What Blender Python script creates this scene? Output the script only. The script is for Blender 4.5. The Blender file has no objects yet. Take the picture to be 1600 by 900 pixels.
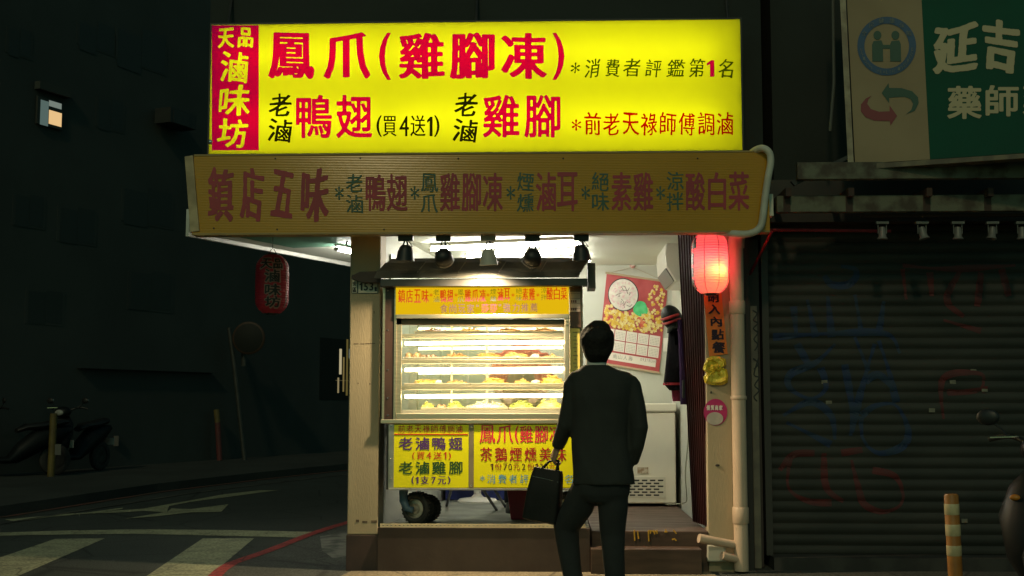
import bpy, bmesh, math, random
import numpy as np
from mathutils import Vector, Matrix, noise
R = math.radians
S = bpy.context.scene
COL = S.collection
random.seed(7)

# ---------------------------------------------------------------- camera, sky, moon-level sun, exposure
FPX = 1900.0
cd = bpy.data.cameras.new("camera"); cd.sensor_width = 36; cd.lens = 36*FPX/1600; cd.clip_start = .1; cd.clip_end = 600
cam = bpy.data.objects.new("camera", cd); COL.objects.link(cam)
cam.location = (0, -9.0, 1.24)
cam.rotation_euler = (R(90)+math.atan(180/FPX), 0, math.atan(66/FPX))
S.camera = cam
w = bpy.data.worlds.new("World"); S.world = w; w.use_nodes = True
nt = w.node_tree; bg = nt.nodes['Background']
sky = nt.nodes.new('ShaderNodeTexSky'); sky.sky_type = 'NISHITA'; sky.sun_disc = False
SUN_EL, SUN_AZ = 34, 190
sky.sun_elevation = R(SUN_EL); sky.sun_rotation = R(SUN_AZ)
mx = nt.nodes.new('ShaderNodeMixRGB'); mx.blend_type = 'MULTIPLY'; mx.inputs[0].default_value = 1
mx.inputs[2].default_value = (.50, .93, .62, 1)
nt.links.new(sky.outputs[0], mx.inputs[1]); nt.links.new(mx.outputs[0], bg.inputs[0])
bg.inputs[1].default_value = .035
sd = bpy.data.lights.new("sun", 'SUN'); sd.energy = .31; sd.angle = R(3); sd.color = (1, .80, .45)
so = bpy.data.objects.new("sun", sd); COL.objects.link(so); so.location = (-4, -14, 12)
az = R(SUN_AZ)
_d = Vector((math.sin(az)*math.cos(R(SUN_EL)), math.cos(az)*math.cos(R(SUN_EL)), math.sin(R(SUN_EL))))
so.rotation_euler = _d.to_track_quat('Z', 'Y').to_euler()
S.view_settings.view_transform = 'Standard'; S.view_settings.look = 'None'
S.view_settings.exposure = 0; S.view_settings.gamma = 1
S.render.engine = 'CYCLES'
cy = S.cycles; cy.use_denoising = True; cy.max_bounces = 8; cy.diffuse_bounces = 4; cy.glossy_bounces = 3
cy.transmission_bounces = 6; cy.transparent_max_bounces = 16
cy.caustics_reflective = False; cy.caustics_refractive = False; cy.sample_clamp_indirect = 6

# ---------------------------------------------------------------- pixel of the photograph -> point in the place
MW = Matrix.LocRotScale(cam.location, cam.rotation_euler.to_quaternion(), None)
RM = np.array(MW.to_3x3()); CO = np.array(cam.location)
def rays(a):
    a = np.asarray(a, float).reshape(-1, 2)
    d = np.stack([(a[:, 0]-800)/FPX, (450-a[:, 1])/FPX, -np.ones(len(a))], 1)
    return d @ RM.T
def onplane(a, p0, n):
    d = rays(a); n = np.array(n, float); t = ((np.array(p0, float)-CO) @ n)/(d @ n)
    return CO + d*t[:, None]
def P(px, py, y): return Vector(onplane([(px, py)], (0, y, 0), (0, 1, 0))[0])
def G(px, py, z=0.): return Vector(onplane([(px, py)], (0, 0, z), (0, 0, 1))[0])

# ---------------------------------------------------------------- objects
ORG = {}
def empty(name, loc):
    o = bpy.data.objects.new(name, None); COL.objects.link(o); o.location = loc; o.empty_display_size = .1
    ORG[o] = Vector(loc); return o
def tag(o, label, cat, group=None, kind=None):
    o['label'] = label; o['category'] = cat
    if group: o['group'] = group
    if kind: o['kind'] = kind
    return o
def thing(name, label, cat, loc, group=None): return tag(empty(name, loc), label, cat, group)
def link(name, me, m, parent=None, kind=None, label=None, loc=None):
    o = bpy.data.objects.new(name, me); COL.objects.link(o)
    if m: me.materials.append(m)
    if parent is not None: o.parent = parent; ORG[o] = ORG[parent]
    else: ORG[o] = Vector(loc) if loc else Vector((0, 0, 0)); o.location = ORG[o]
    if kind: o['kind'] = kind
    if label: o['label'] = label
    return o
def copy_tree(o, parent=None):
    c = o.copy(); COL.objects.link(c)
    if parent is not None: c.parent = parent
    for ch in list(o.children): copy_tree(ch, c)
    return c

class MB:
    def __init__(s): s.v = []; s.f = []
    def add(s, vs, fs):
        n = len(s.v); s.v += [Vector(v) for v in vs]; s.f += [tuple(i+n for i in f) for f in fs]; return s
    def box(s, x0, x1, y0, y1, z0, z1):
        x0, x1 = sorted((x0, x1)); y0, y1 = sorted((y0, y1)); z0, z1 = sorted((z0, z1))
        return s.add([(x0,y0,z0),(x1,y0,z0),(x1,y1,z0),(x0,y1,z0),(x0,y0,z1),(x1,y0,z1),(x1,y1,z1),(x0,y1,z1)],
                     [(0,3,2,1),(4,5,6,7),(0,1,5,4),(1,2,6,5),(2,3,7,6),(3,0,4,7)])
    def pbox(s, a, b, y, d):       # box whose front face covers photo rect a..b on plane y, d deep
        p, q = P(*a, y), P(*b, y); return s.box(p.x, q.x, y, y+d, p.z, q.z)
    def obox(s, M, sx, sy, sz):    # oriented box centred on matrix M
        b = MB().box(-sx/2, sx/2, -sy/2, sy/2, -sz/2, sz/2)
        return s.add([M @ v for v in b.v], b.f)
    def poly(s, pts): return s.add(pts, [tuple(range(len(pts)))])
    def extr(s, pts, vec):
        n = len(pts); vec = Vector(vec); a = [Vector(p) for p in pts]
        return s.add(a+[p+vec for p in a], [tuple(range(n))[::-1], tuple(range(n, 2*n))]+[(i,(i+1)%n,(i+1)%n+n,i+n) for i in range(n)])
    def loft(s, rings, caps=True, closed=False):
        n = len(rings[0]); vs = [p for r in rings for p in r]; fs = []
        m = len(rings)
        for k in range(m if closed else m-1):
            for i in range(n): fs.append((k*n+i, k*n+(i+1)%n, ((k+1)%m)*n+(i+1)%n, ((k+1)%m)*n+i))
        if caps and not closed: fs += [tuple(range(n))[::-1], tuple(range((m-1)*n, m*n))]
        return s.add(vs, fs)
    def tube(s, path, r, n=10, caps=True, flat=1.0, up=None):
        path = [Vector(p) for p in path]; rs = r if isinstance(r, (list, tuple)) else [r]*len(path)
        rings = []; u = None
        for i, p in enumerate(path):
            t = (path[min(i+1, len(path)-1)]-path[max(i-1, 0)]).normalized()
            if u is None:
                u = Vector(up) if up else (Vector((0, 0, 1)) if abs(t.z) < .9 else Vector((0, 1, 0)))
            u = (u - t*u.dot(t)).normalized(); b = t.cross(u)
            rings.append([p + (u*math.cos(2*math.pi*k/n)*flat + b*math.sin(2*math.pi*k/n))*rs[i] for k in range(n)])
        return s.loft(rings, caps)
    def lathe(s, prof, c, axis='z', n=24, caps=True):
        c = Vector(c); A = axis if isinstance(axis, Vector) else {'x': Vector((1,0,0)), 'y': Vector((0,1,0)), 'z': Vector((0,0,1))}[axis]
        q = Vector((0,0,1)).rotation_difference(A)
        rings = [[c + q @ Vector((r*math.cos(2*math.pi*k/n), r*math.sin(2*math.pi*k/n), h)) for k in range(n)] for r, h in prof]
        return s.loft(rings, caps)
    def ell(s, c, r, nu=16, nv=10, M=None):
        rings = []
        for j in range(nv+1):
            t = -math.pi/2 + math.pi*(j+.02 if j == 0 else j-.02 if j == nv else j)/nv
            rings.append([Vector((r[0]*math.cos(t)*math.cos(2*math.pi*k/nu), r[1]*math.cos(t)*math.sin(2*math.pi*k/nu), r[2]*math.sin(t))) for k in range(nu)])
        if M is not None: rings = [[M.to_3x3() @ p for p in g] for g in rings]
        c = Vector(c); return s.loft([[c+p for p in g] for g in rings])
    def xf(s, M, i0=0):
        for i in range(i0, len(s.v)): s.v[i] = M @ s.v[i]
        return s
    def mesh(s, org, smooth=False):
        me = bpy.data.meshes.new('m'); me.from_pydata([tuple(v-org) for v in s.v], [], s.f)
        bm = bmesh.new(); bm.from_mesh(me); bmesh.ops.recalc_face_normals(bm, faces=bm.faces); bm.to_mesh(me); bm.free()
        if smooth:
            me.polygons.foreach_set('use_smooth', [True]*len(me.polygons))
            me.set_sharp_from_angle(angle=R(42))
        return me
    def build(s, name, m, parent=None, smooth=False, bevel=0, kind=None, label=None, loc=None, local=False, remesh=0, wob=0):
        org = Vector((0,0,0)) if local else (ORG[parent] if parent is not None else Vector(loc) if loc else Vector((0,0,0)))
        me = s.mesh(org, smooth and not remesh); me.name = name
        o = link(name, me, m, parent, kind, label, loc)
        if bevel:
            b = o.modifiers.new('bevel', 'BEVEL'); b.width = bevel; b.segments = 2; b.limit_method = 'ANGLE'; b.angle_limit = R(40)
        if remesh:
            r = o.modifiers.new('remesh', 'REMESH'); r.mode = 'VOXEL'; r.voxel_size = remesh; r.use_smooth_shade = True
            sm = o.modifiers.new('smooth', 'SMOOTH'); sm.factor = .5; sm.iterations = 3
        return o

# ---------------------------------------------------------------- materials
MATS = {}
def mat(name, c, c2=None, sc=4, rough=.6, metal=0, bump=0, bsc=30, lo=.4, hi=.6, detail=6, spec=.5, stretch=None, coat=0, rough2=None, aniso=0, trans=0):
    if name in MATS: return MATS[name]
    m = bpy.data.materials.new(name); m.use_nodes = True; MATS[name] = m
    n = m.node_tree; b = n.nodes['Principled BSDF']
    c = tuple(c)+(1,); b.inputs['Base Color'].default_value = c
    b.inputs['Roughness'].default_value = rough; b.inputs['Metallic'].default_value = metal
    b.inputs['Specular IOR Level'].default_value = spec; b.inputs['Coat Weight'].default_value = coat
    tc = n.nodes.new('ShaderNodeTexCoord'); mp = n.nodes.new('ShaderNodeMapping')
    n.links.new(tc.outputs['Object'], mp.inputs[0])
    if stretch: mp.inputs['Scale'].default_value = stretch
    if c2 is not None or rough2 is not None:
        t = n.nodes.new('ShaderNodeTexNoise'); t.inputs['Scale'].default_value = sc; t.inputs['Detail'].default_value = detail
        n.links.new(mp.outputs[0], t.inputs['Vector'])
        rp = n.nodes.new('ShaderNodeValToRGB'); rp.color_ramp.elements[0].position = lo; rp.color_ramp.elements[1].position = hi
        n.links.new(t.outputs['Fac'], rp.inputs[0])
        if c2 is not None:
            rp.color_ramp.elements[0].color = c; rp.color_ramp.elements[1].color = tuple(c2)+(1,)
            n.links.new(rp.outputs[0], b.inputs['Base Color'])
        if rough2 is not None:
            mr = n.nodes.new('ShaderNodeMapRange'); mr.inputs[3].default_value = rough; mr.inputs[4].default_value = rough2
            mr.inputs[1].default_value = .35; mr.inputs[2].default_value = .65
            n.links.new(t.outputs['Fac'], mr.inputs[0]); n.links.new(mr.outputs[0], b.inputs['Roughness'])
    if bump:
        t2 = n.nodes.new('ShaderNodeTexNoise'); t2.inputs['Scale'].default_value = bsc; t2.inputs['Detail'].default_value = 4
        n.links.new(mp.outputs[0], t2.inputs['Vector'])
        bp = n.nodes.new('ShaderNodeBump'); bp.inputs['Strength'].default_value = bump; bp.inputs['Distance'].default_value = .01
        n.links.new(t2.outputs['Fac'], bp.inputs['Height']); n.links.new(bp.outputs[0], b.inputs['Normal'])
    if aniso: b.inputs['Anisotropic'].default_value = aniso
    return m
def emit(name, c, s, c2=None):
    if name in MATS: return MATS[name]
    m = bpy.data.materials.new(name); m.use_nodes = True; MATS[name] = m
    n = m.node_tree; n.nodes.remove(n.nodes['Principled BSDF'])
    e = n.nodes.new('ShaderNodeEmission'); e.inputs[0].default_value = tuple(c)+(1,); e.inputs[1].default_value = s
    n.links.new(e.outputs[0], n.nodes['Material Output'].inputs[0]); return m
def shader(name, build):
    if name in MATS: return MATS[name]
    m = bpy.data.materials.new(name); m.use_nodes = True; MATS[name] = m
    n = m.node_tree; n.nodes.remove(n.nodes['Principled BSDF'])
    def N(t, **k):
        x = n.nodes.new(t)
        for a, v in k.items():
            x.inputs[int(a[1:])].default_value = v
        return x
    def L(a, b, i=0, o=0): n.links.new(a.outputs[o], b.inputs[i])
    L(build(N, L), n.nodes['Material Output']); return m
def sheet(name, col, film=False, tint=None, k=.35, gl=.04, glow=None):
    """a translucent sign sheet (film=False), a clear tinted print film, or lantern paper"""
    def bld(N, L):
        if film:
            a = N('ShaderNodeBsdfTransparent', i0=tuple(col)+(1,)); d = N('ShaderNodeBsdfDiffuse', i0=tuple(col)+(1,))
            x = N('ShaderNodeMixShader', i0=.06); L(a, x, 1); L(d, x, 2)
            if glow:
                e = N('ShaderNodeEmission', i0=tuple(glow)+(1,), i1=1.); y = N('ShaderNodeAddShader'); L(x, y, 0); L(e, y, 1); return y
            return x
        a = N('ShaderNodeBsdfTranslucent', i0=tuple(col)+(1,)); d = N('ShaderNodeBsdfDiffuse', i0=tuple(col)+(1,))
        x = N('ShaderNodeMixShader', i0=.3); L(a, x, 1); L(d, x, 2)
        if tint:
            t = N('ShaderNodeBsdfTransparent', i0=tuple(tint)+(1,)); y = N('ShaderNodeMixShader', i0=k); L(x, y, 1); L(t, y, 2); x = y
        g = N('ShaderNodeBsdfGlossy', i1=.25); z = N('ShaderNodeMixShader', i0=gl); L(x, z, 1); L(g, z, 2); return z
    return shader(name, bld)
def glass(name, k=.08, tint=(1, 1, 1)):
    def bld(N, L):
        a = N('ShaderNodeBsdfTransparent', i0=tuple(tint)+(1,)); g = N('ShaderNodeBsdfGlossy', i1=.03)
        x = N('ShaderNodeMixShader', i0=k); L(a, x, 1); L(g, x, 2); return x
    return shader(name, bld)

# ---------------------------------------------------------------- lettering: glyph outlines -> weighted, rounded, brushed outlines -> mesh
_gc = {'1': (np.array([(.32,0),(.62,0),(.62,1),(.40,1),(.0,.80),(.0,.68),(.32,.80),(.0,0)])*(.5,.72), np.array([(0,1,2),(0,2,6),(6,2,3),(6,3,4),(6,4,5)]))}
_gc['1'] = (_gc['1'][0][:7], _gc['1'][1])
def glyph(s):
    if s in _gc: return _gc[s]
    c = bpy.data.curves.new('g', 'FONT'); c.body = s; c.size = 1; c.resolution_u = 3
    o = bpy.data.objects.new('g', c); COL.objects.link(o)
    dg = bpy.context.evaluated_depsgraph_get(); dg.update()
    me = bpy.data.meshes.new_from_object(o.evaluated_get(dg))
    v = np.array([tuple(x.co)[:2] for x in me.vertices]); t = []
    for p in me.polygons:
        q = list(p.vertices); t += [(q[0], q[i], q[i+1]) for i in range(1, len(q)-1)]
    bpy.data.objects.remove(o); bpy.data.curves.remove(c); bpy.data.meshes.remove(me)
    _gc[s] = (v, np.array(t)); return _gc[s]
def row(s, x0, y0, x1, y1, fill=.84):
    n = len(s); p = (x1-x0)/(n-1+fill) if n > 1 else x1-x0
    return [(ch, (x0+i*p, y0, x0+i*p+(p*fill if n > 1 else p), y1)) for i, ch in enumerate(s)]
def contour(F, thr, run=60):
    """marching squares on F > thr: polygons in grid coordinates"""
    A = F-thr; ins = A > 0; out = []
    c = [(0,0),(0,1),(1,1),(1,0)]     # (row, col) corners of a cell
    H, W = A.shape
    V = [A[a:H-1+a, b:W-1+b] for a, b in c]; I = [ins[a:H-1+a, b:W-1+b] for a, b in c]
    code = I[0]*1+I[1]*2+I[2]*4+I[3]*8
    full = code == 15
    for r in range(H-1):
        x = np.flatnonzero(np.diff(np.concatenate([[0], full[r].astype(np.int8), [0]])))
        for a, b in zip(x[::2], x[1::2]):
            while a < b:
                e = min(b, a+run); out.append(np.array([[[a, r], [e, r], [e, r+1], [a, r+1]]], float)); a = e
    for k in range(1, 15):
        rr, cc = np.nonzero(code == k)
        if not len(rr): continue
        pts = []
        for i in range(4):
            j = (i+1) % 4
            pi = np.stack([cc+c[i][1], rr+c[i][0]], 1).astype(float); pj = np.stack([cc+c[j][1], rr+c[j][0]], 1).astype(float)
            a, b = bool(k >> i & 1), bool(k >> j & 1)
            if a: pts.append(pi)
            if a != b:
                va, vb = V[i][rr, cc], V[j][rr, cc]; t = np.clip(va/(va-vb), .02, .98)
                pts.append(pi+(pj-pi)*t[:, None])
        out.append(np.stack(pts, 1))
    return out
def blur(F, s):
    k = int(3*s)+1; w_ = np.exp(-.5*(np.arange(-k, k+1)/s)**2); w_ /= w_.sum()
    F = np.apply_along_axis(lambda a: np.convolve(a, w_, 'same'), 0, F)
    return np.apply_along_axis(lambda a: np.convolve(a, w_, 'same'), 1, F)
def letters(pieces, bold=0, boldy=None, SS=3., brush=0, shear=0, soft=.9, hole=None, run=60):
    """pieces: (text, rect in photo pixels). Returns polygons in photo pixels."""
    boldy = bold if boldy is None else boldy
    rs = [p[1] for p in pieces]; pad = 3+2*max(bold, boldy)
    X0, Y0, X1, Y1 = (hole if hole else (min(r[0] for r in rs)-pad, min(r[1] for r in rs)-pad, max(r[2] for r in rs)+pad, max(r[3] for r in rs)+pad))
    W, H = int((X1-X0)*SS)+2, int((Y1-Y0)*SS)+2
    F = np.zeros((H, W), bool)
    for s, (x0, y0, x1, y1) in pieces:
        v, t = glyph(s); x0 += bold; x1 -= bold; y0 += boldy; y1 -= boldy
        a, b = v.min(0), v.max(0); q = (v-a)/np.maximum(b-a, 1e-6)
        if shear: q[:, 0] = (q[:, 0]+shear*q[:, 1])/(1+abs(shear))
        if brush:
            h = (hash_(s)+pieces[0][1][0]) % 17
            q = q+brush*np.stack([np.sin(q[:, 1]*5+h)*.6+np.sin(q[:, 0]*7+h), np.sin(q[:, 0]*4.3+h*2)*1.2], 1)*.03
        q = np.stack([(x0+q[:, 0]*(x1-x0)-X0)*SS, (y1-q[:, 1]*(y1-y0)-Y0)*SS], 1)
        for tri in t:
            p = q[tri]; lo = np.floor(p.min(0)).astype(int); hi = np.ceil(p.max(0)).astype(int)
            lo = np.maximum(lo, 0); hi = np.minimum(hi, (W-1, H-1))
            if (hi < lo).any(): continue
            gx, gy = np.meshgrid(np.arange(lo[0], hi[0]+1), np.arange(lo[1], hi[1]+1))
            d = [(p[(i+1)%3, 0]-p[i, 0])*(gy-p[i, 1])-(p[(i+1)%3, 1]-p[i, 1])*(gx-p[i, 0]) for i in range(3)]
            e = .5*SS/3
            m = ((d[0] >= -e) & (d[1] >= -e) & (d[2] >= -e)) | ((d[0] <= e) & (d[1] <= e) & (d[2] <= e))
            F[lo[1]:hi[1]+1, lo[0]:hi[0]+1] |= m
    rx, ry = bold*SS, boldy*SS
    if rx > .3 or ry > .3:
        K = F.copy()
        for dy in range(-int(ry+.5), int(ry+.5)+1):
            for dx in range(-int(rx+.5), int(rx+.5)+1):
                if (dx/max(rx, .5))**2+(dy/max(ry, .5))**2 <= 1.1 and (dx or dy):
                    K |= np.roll(np.roll(F, dy, 0), dx, 1)
        F = K
    F = blur(F.astype(float), soft); thr = .5
    if brush:
        yy, xx = np.mgrid[0:H, 0:W]/SS
        thr = .5+brush*.13*(np.sin(xx*.31+yy*.17)+np.sin(yy*.43-xx*.11)+.7*np.sin(xx*.9+yy*.7))
        F = F-thr; thr = 0
    if hole: F = -(F-thr); thr = 0.
    return [p/SS+(X0, Y0) for p in contour(F, thr, run)]
def hash_(s): return sum(ord(c)*7 for c in s)
def polymesh(name, polys, fn, m, parent, kind=None, label=None):
    """polygons in photo pixels, mapped to the place by fn (Nx2 -> Nx3)"""
    o = np.array(ORG[parent]); vs = []; tot = []; 
    for p in polys:
        n, k, _ = p.shape; vs.append(p[:, ::-1].reshape(-1, 2)); tot += [k]*n
    if not vs: return None
    v = fn(np.concatenate(vs))-o; nv = len(v)
    me = bpy.data.meshes.new(name); me.vertices.add(nv); me.vertices.foreach_set('co', v.astype(np.float32).ravel())
    me.loops.add(nv); me.loops.foreach_set('vertex_index', np.arange(nv, dtype=np.int32))
    tot = np.array(tot, np.int32); me.polygons.add(len(tot))
    me.polygons.foreach_set('loop_start', np.concatenate([[0], np.cumsum(tot)[:-1]]).astype(np.int32))
    me.update(calc_edges=True); me.validate()
    return link(name, me, m, parent, kind, label)
def onY(y): return lambda a: onplane(a, (0, y, 0), (0, 1, 0))
def lettering(parent, pieces, y, m, name='lettering', fn=None, **k):
    return polymesh(name, letters(pieces, **k), fn or onY(y), m, parent)

# common materials
BLK = mat('black_paint', (.012, .012, .012), (.02, .02, .02), rough=.45)
DARKMETAL = mat('dark_metal', (.03, .03, .03), (.05, .045, .04), rough=.5, metal=.4)
STEEL = mat('brushed_steel', (.72, .63, .48), (.6, .52, .4), sc=6, rough=.32, metal=1, rough2=.45, stretch=(1, 1, 12))
CREAM = mat('cream_plaster', (.41, .34, .225), (.36, .295, .19), sc=1.6, rough=.75, bump=.2, bsc=40, lo=.3, hi=.7, detail=10, stretch=(3, 3, .6))
WHITEWALL = mat('white_wall', (.52, .53, .46), (.47, .485, .42), sc=1.6, rough=.7, bump=.1, bsc=60)
WHITE = mat('white_plastic', (.78, .77, .72), (.7, .69, .63), sc=3, rough=.4)
PVC = mat('grey_pvc', (.68, .52, .40), (.56, .42, .31), sc=5, rough=.45, lo=.35, hi=.75)
CHROME = mat('chrome', (.75, .75, .75), rough=.12, metal=1)

# ================================================================= ground
road_m = mat('asphalt', (.032, .04, .036), (.046, .055, .049), sc=.7, rough=.85, bump=.5, bsc=140, lo=.3, hi=.7, detail=9)
paint_m = mat('road_paint', (.37, .38, .24), (.24, .25, .17), sc=5, rough=.7, bump=.3, bsc=140, lo=.42, hi=.72, detail=10)
redp_m = mat('red_road_paint', (.36, .05, .045), (.22, .04, .04), sc=6, rough=.7, bump=.3, bsc=140, lo=.42, hi=.72, detail=9)
conc_m = mat('lit_apron_concrete', (.36, .30, .20), (.22, .19, .13), sc=1.7, rough=.85, bump=.4, bsc=60, lo=.35, hi=.68, detail=10)
MB().poly([(-90,-60,0),(90,-60,0),(90,120,0),(-90,120,0)]).build('road', road_m, kind='structure')
def flat_(pxs, z): return [G(*p, z) for p in pxs]
RED = [(-200, 1400), (228, 1010), (345, 893), (362, 882), (420, 862), (480, 838), (515, 826), (549, 816), (640, 786), (760, 752)]
redpts = [G(*p) for p in RED]
pv = [Vector((p.x, p.y, .006)) for p in redpts]
MB().extr([(p.x, p.y, 0) for p in pv]+[(2.0, 12, 0), (14, 9, 0), (14, -4.5, 0)], (0, 0, .006)).build('pavement', mat('pavement_asphalt', (.075, .08, .07), (.045, .05, .044), sc=2.2, rough=.85, bump=.4, bsc=90, lo=.35, hi=.68, detail=10), kind='structure')
ax0, ax1 = P(541, 890, 0).x, P(1120, 890, 0).x
MB().extr([(ax0+.03, .05, .0065), (ax0, -.16, .0065), (ax0-.05, -1.3, .0065), (ax1, -1.3, .0065), (ax1-.02, -.05, .0065), (ax1-.05, .12, .0065)], (0, 0, .006)).build('apron', conc_m, kind='structure')  # pale strip follows the spotlit ground; that light is in its colour
MB().poly(flat_([(500, 838), (546, 830), (547, 868), (520, 872), (503, 860)], .0075)).build('concrete_patch', mat('patch_concrete', (.20, .20, .17), (.07, .075, .065), sc=6, rough=.85, lo=.45, hi=.6, bump=.3), kind='structure')
def strip(pts, wd, z):
    mb = MB(); L = []; Rr = []
    for i, p in enumerate(pts):
        t = (pts[min(i+1, len(pts)-1)]-pts[max(i-1, 0)]); t.z = 0; t.normalize(); nn = Vector((-t.y, t.x, 0))
        L.append(Vector((p.x, p.y, z))+nn*wd/2); Rr.append(Vector((p.x, p.y, z))-nn*wd/2)
    n = len(pts); mb.add(L+Rr, [(i, i+1, n+i+1, n+i) for i in range(n-1)]); return mb
strip(redpts, .10, .011).build('red_kerb_line', redp_m, kind='structure')
def speckle(m, sc, a, b, cracks=0):
    n = m.node_tree; bs = n.nodes['Principled BSDF']; src = bs.inputs['Base Color'].links[0].from_socket
    tc = n.nodes.new('ShaderNodeTexCoord'); t = n.nodes.new('ShaderNodeTexNoise'); t.inputs['Scale'].default_value = sc; t.inputs['Detail'].default_value = 3
    n.links.new(tc.outputs['Object'], t.inputs['Vector'])
    mr = n.nodes.new('ShaderNodeMapRange'); mr.inputs[1].default_value = .38; mr.inputs[2].default_value = .62; mr.inputs[3].default_value = a; mr.inputs[4].default_value = b
    n.links.new(t.outputs['Fac'], mr.inputs[0]); f = mr.outputs[0]
    if cracks:
        v = n.nodes.new('ShaderNodeTexVoronoi'); v.feature = 'DISTANCE_TO_EDGE'; v.inputs['Scale'].default_value = cracks
        nz = n.nodes.new('ShaderNodeTexNoise'); nz.inputs['Scale'].default_value = cracks*3
        ad = n.nodes.new('ShaderNodeMixRGB'); ad.blend_type = 'ADD'; ad.inputs[0].default_value = .35
        n.links.new(tc.outputs['Object'], ad.inputs[1]); n.links.new(nz.outputs['Color'], ad.inputs[2]); n.links.new(ad.outputs[0], v.inputs['Vector'])
        m2 = n.nodes.new('ShaderNodeMapRange'); m2.inputs[1].default_value = .004; m2.inputs[2].default_value = .014; m2.inputs[3].default_value = .45; m2.inputs[4].default_value = 1
        n.links.new(v.outputs[0], m2.inputs[0]); mu = n.nodes.new('ShaderNodeMath'); mu.operation = 'MULTIPLY'
        n.links.new(f, mu.inputs[0]); n.links.new(m2.outputs[0], mu.inputs[1]); f = mu.outputs[0]
    mx3 = n.nodes.new('ShaderNodeMixRGB'); mx3.blend_type = 'MULTIPLY'; mx3.inputs[0].default_value = 1
    n.links.new(src, mx3.inputs[1]); n.links.new(f, mx3.inputs[2]); n.links.new(mx3.outputs[0], bs.inputs['Base Color'])
speckle(road_m, 70, .55, 1.5, .8); speckle(paint_m, 45, .6, 1.2, 1.6); speckle(redp_m, 45, .6, 1.2, 1.6); speckle(conc_m, 60, .65, 1.25, 1.1); speckle(MATS['pavement_asphalt'], 70, .5, 1.5, 1.2)
def flat(pxs, z): return [G(*p, z) for p in pxs]
MB().poly(flat([(0, 832), (100, 829), (210, 827), (350, 828), (500, 831), (472, 840), (350, 837), (210, 834), (100, 835), (0, 837), (-150, 842), (-150, 836)], .005)).build('stop_line', paint_m, kind='structure')
for q in ([(0, 871), (86, 842), (164, 841), (28, 900), (-120, 965), (-290, 965)], [(229, 900), (317, 841), (397, 841), (327, 900), (250, 962), (130, 962)], [(-420, 905), (-200, 842), (-95, 842), (-235, 900)]):
    MB().poly(flat(q, .005)).build('crosswalk_stripe', paint_m, kind='structure')
def zz(l): return [(x*.35, 640+y*.35) for x, y in l]
ar = MB()
ar.poly(flat(zz([(20, 491), (75, 500), (230, 478), (400, 464), (560, 458), (640, 452), (745, 458), (755, 430), (850, 412), (1000, 392), (1240, 360), (1160, 360), (1000, 378), (850, 405), (640, 442), (300, 465)]), .005))
ar.poly(flat(zz([(555, 487), (700, 464), (748, 455), (765, 441), (850, 444), (1020, 422), (988, 456), (850, 459), (700, 476)]), .0062))
ar.poly(flat(zz([(380, 460), (550, 437), (545, 444), (420, 464)]), .0075))
ar.build('road_arrow', paint_m, kind='structure')
KD = Vector((.40, 1, 0)).normalized()      # the side street runs this way
k0 = G(0, 808)
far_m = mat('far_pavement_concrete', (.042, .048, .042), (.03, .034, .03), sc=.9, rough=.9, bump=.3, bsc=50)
kb = [k0-KD*14, G(0, 808), G(245, 769), G(400, 750), G(546, 734), G(546, 734)+KD*30]
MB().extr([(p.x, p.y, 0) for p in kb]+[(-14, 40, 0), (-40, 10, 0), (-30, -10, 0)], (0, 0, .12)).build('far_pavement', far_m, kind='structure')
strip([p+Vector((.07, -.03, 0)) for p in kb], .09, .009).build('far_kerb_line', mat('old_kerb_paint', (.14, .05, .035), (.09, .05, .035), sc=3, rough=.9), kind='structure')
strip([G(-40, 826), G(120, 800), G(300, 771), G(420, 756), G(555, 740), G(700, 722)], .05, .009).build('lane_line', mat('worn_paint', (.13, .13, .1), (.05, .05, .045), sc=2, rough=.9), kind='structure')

# ================================================================= corner shop (building)
shop = thing('corner_shop', 'small corner food shop with cream pillar, white room and raised brown floor', 'shop', (-.2, .1, 0))
ZC = 2.60; ZF = .325
bld_m = mat('dark_facade', (.026, .032, .027), (.02, .025, .021), sc=1.2, rough=.85, bump=.2, bsc=20)
MB().extr([(-2.72, .32, 2.78), (1.62, .32, 2.78), (1.62, 9, 2.78), (.9, 9, 2.78)], (0, 0, 7.5)).build('upper_wall', bld_m, shop)
ceil_m = mat('ceiling_paint', (.80, .81, .72), (.75, .77, .67), sc=1.2, rough=.65)
MB().extr([(-2.63, -.17, ZC), (-2.9, .57, ZC), (-1.93, 2.74, ZC), (-.55, 6, ZC), (1.6, 6, ZC), (1.6, -.17, ZC)], (0, 0, .16)).build('ceiling', ceil_m, shop)
trim = MB(); a, b = Vector((-2.92, .55, 0)), Vector((-.58, 6, 0)); nn = (b-a).normalized().cross(Vector((0, 0, 1)))
trim.extr([a+Vector((0,0,ZC-.03)), b+Vector((0,0,ZC-.03)), b-nn*.03+Vector((0,0,ZC-.03)), a-nn*.03+Vector((0,0,ZC-.03))], (0, 0, .22)).build('eave_trim', mat('eave_white', (.75, .75, .7), (.6, .6, .55), rough=.5), shop)
# green painted part of the outside soffit
MB().extr([(-2.78, .32, ZC-.006), (-2.28, 1.5, ZC-.006), (-1.45, 1.3, ZC-.006), (-1.6, .32, ZC-.006)], (0, 0, .004)).build('soffit_board', mat('green_soffit', (.12, .30, .2), (.2, .4, .3), sc=1.5, rough=.6), shop)
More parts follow.
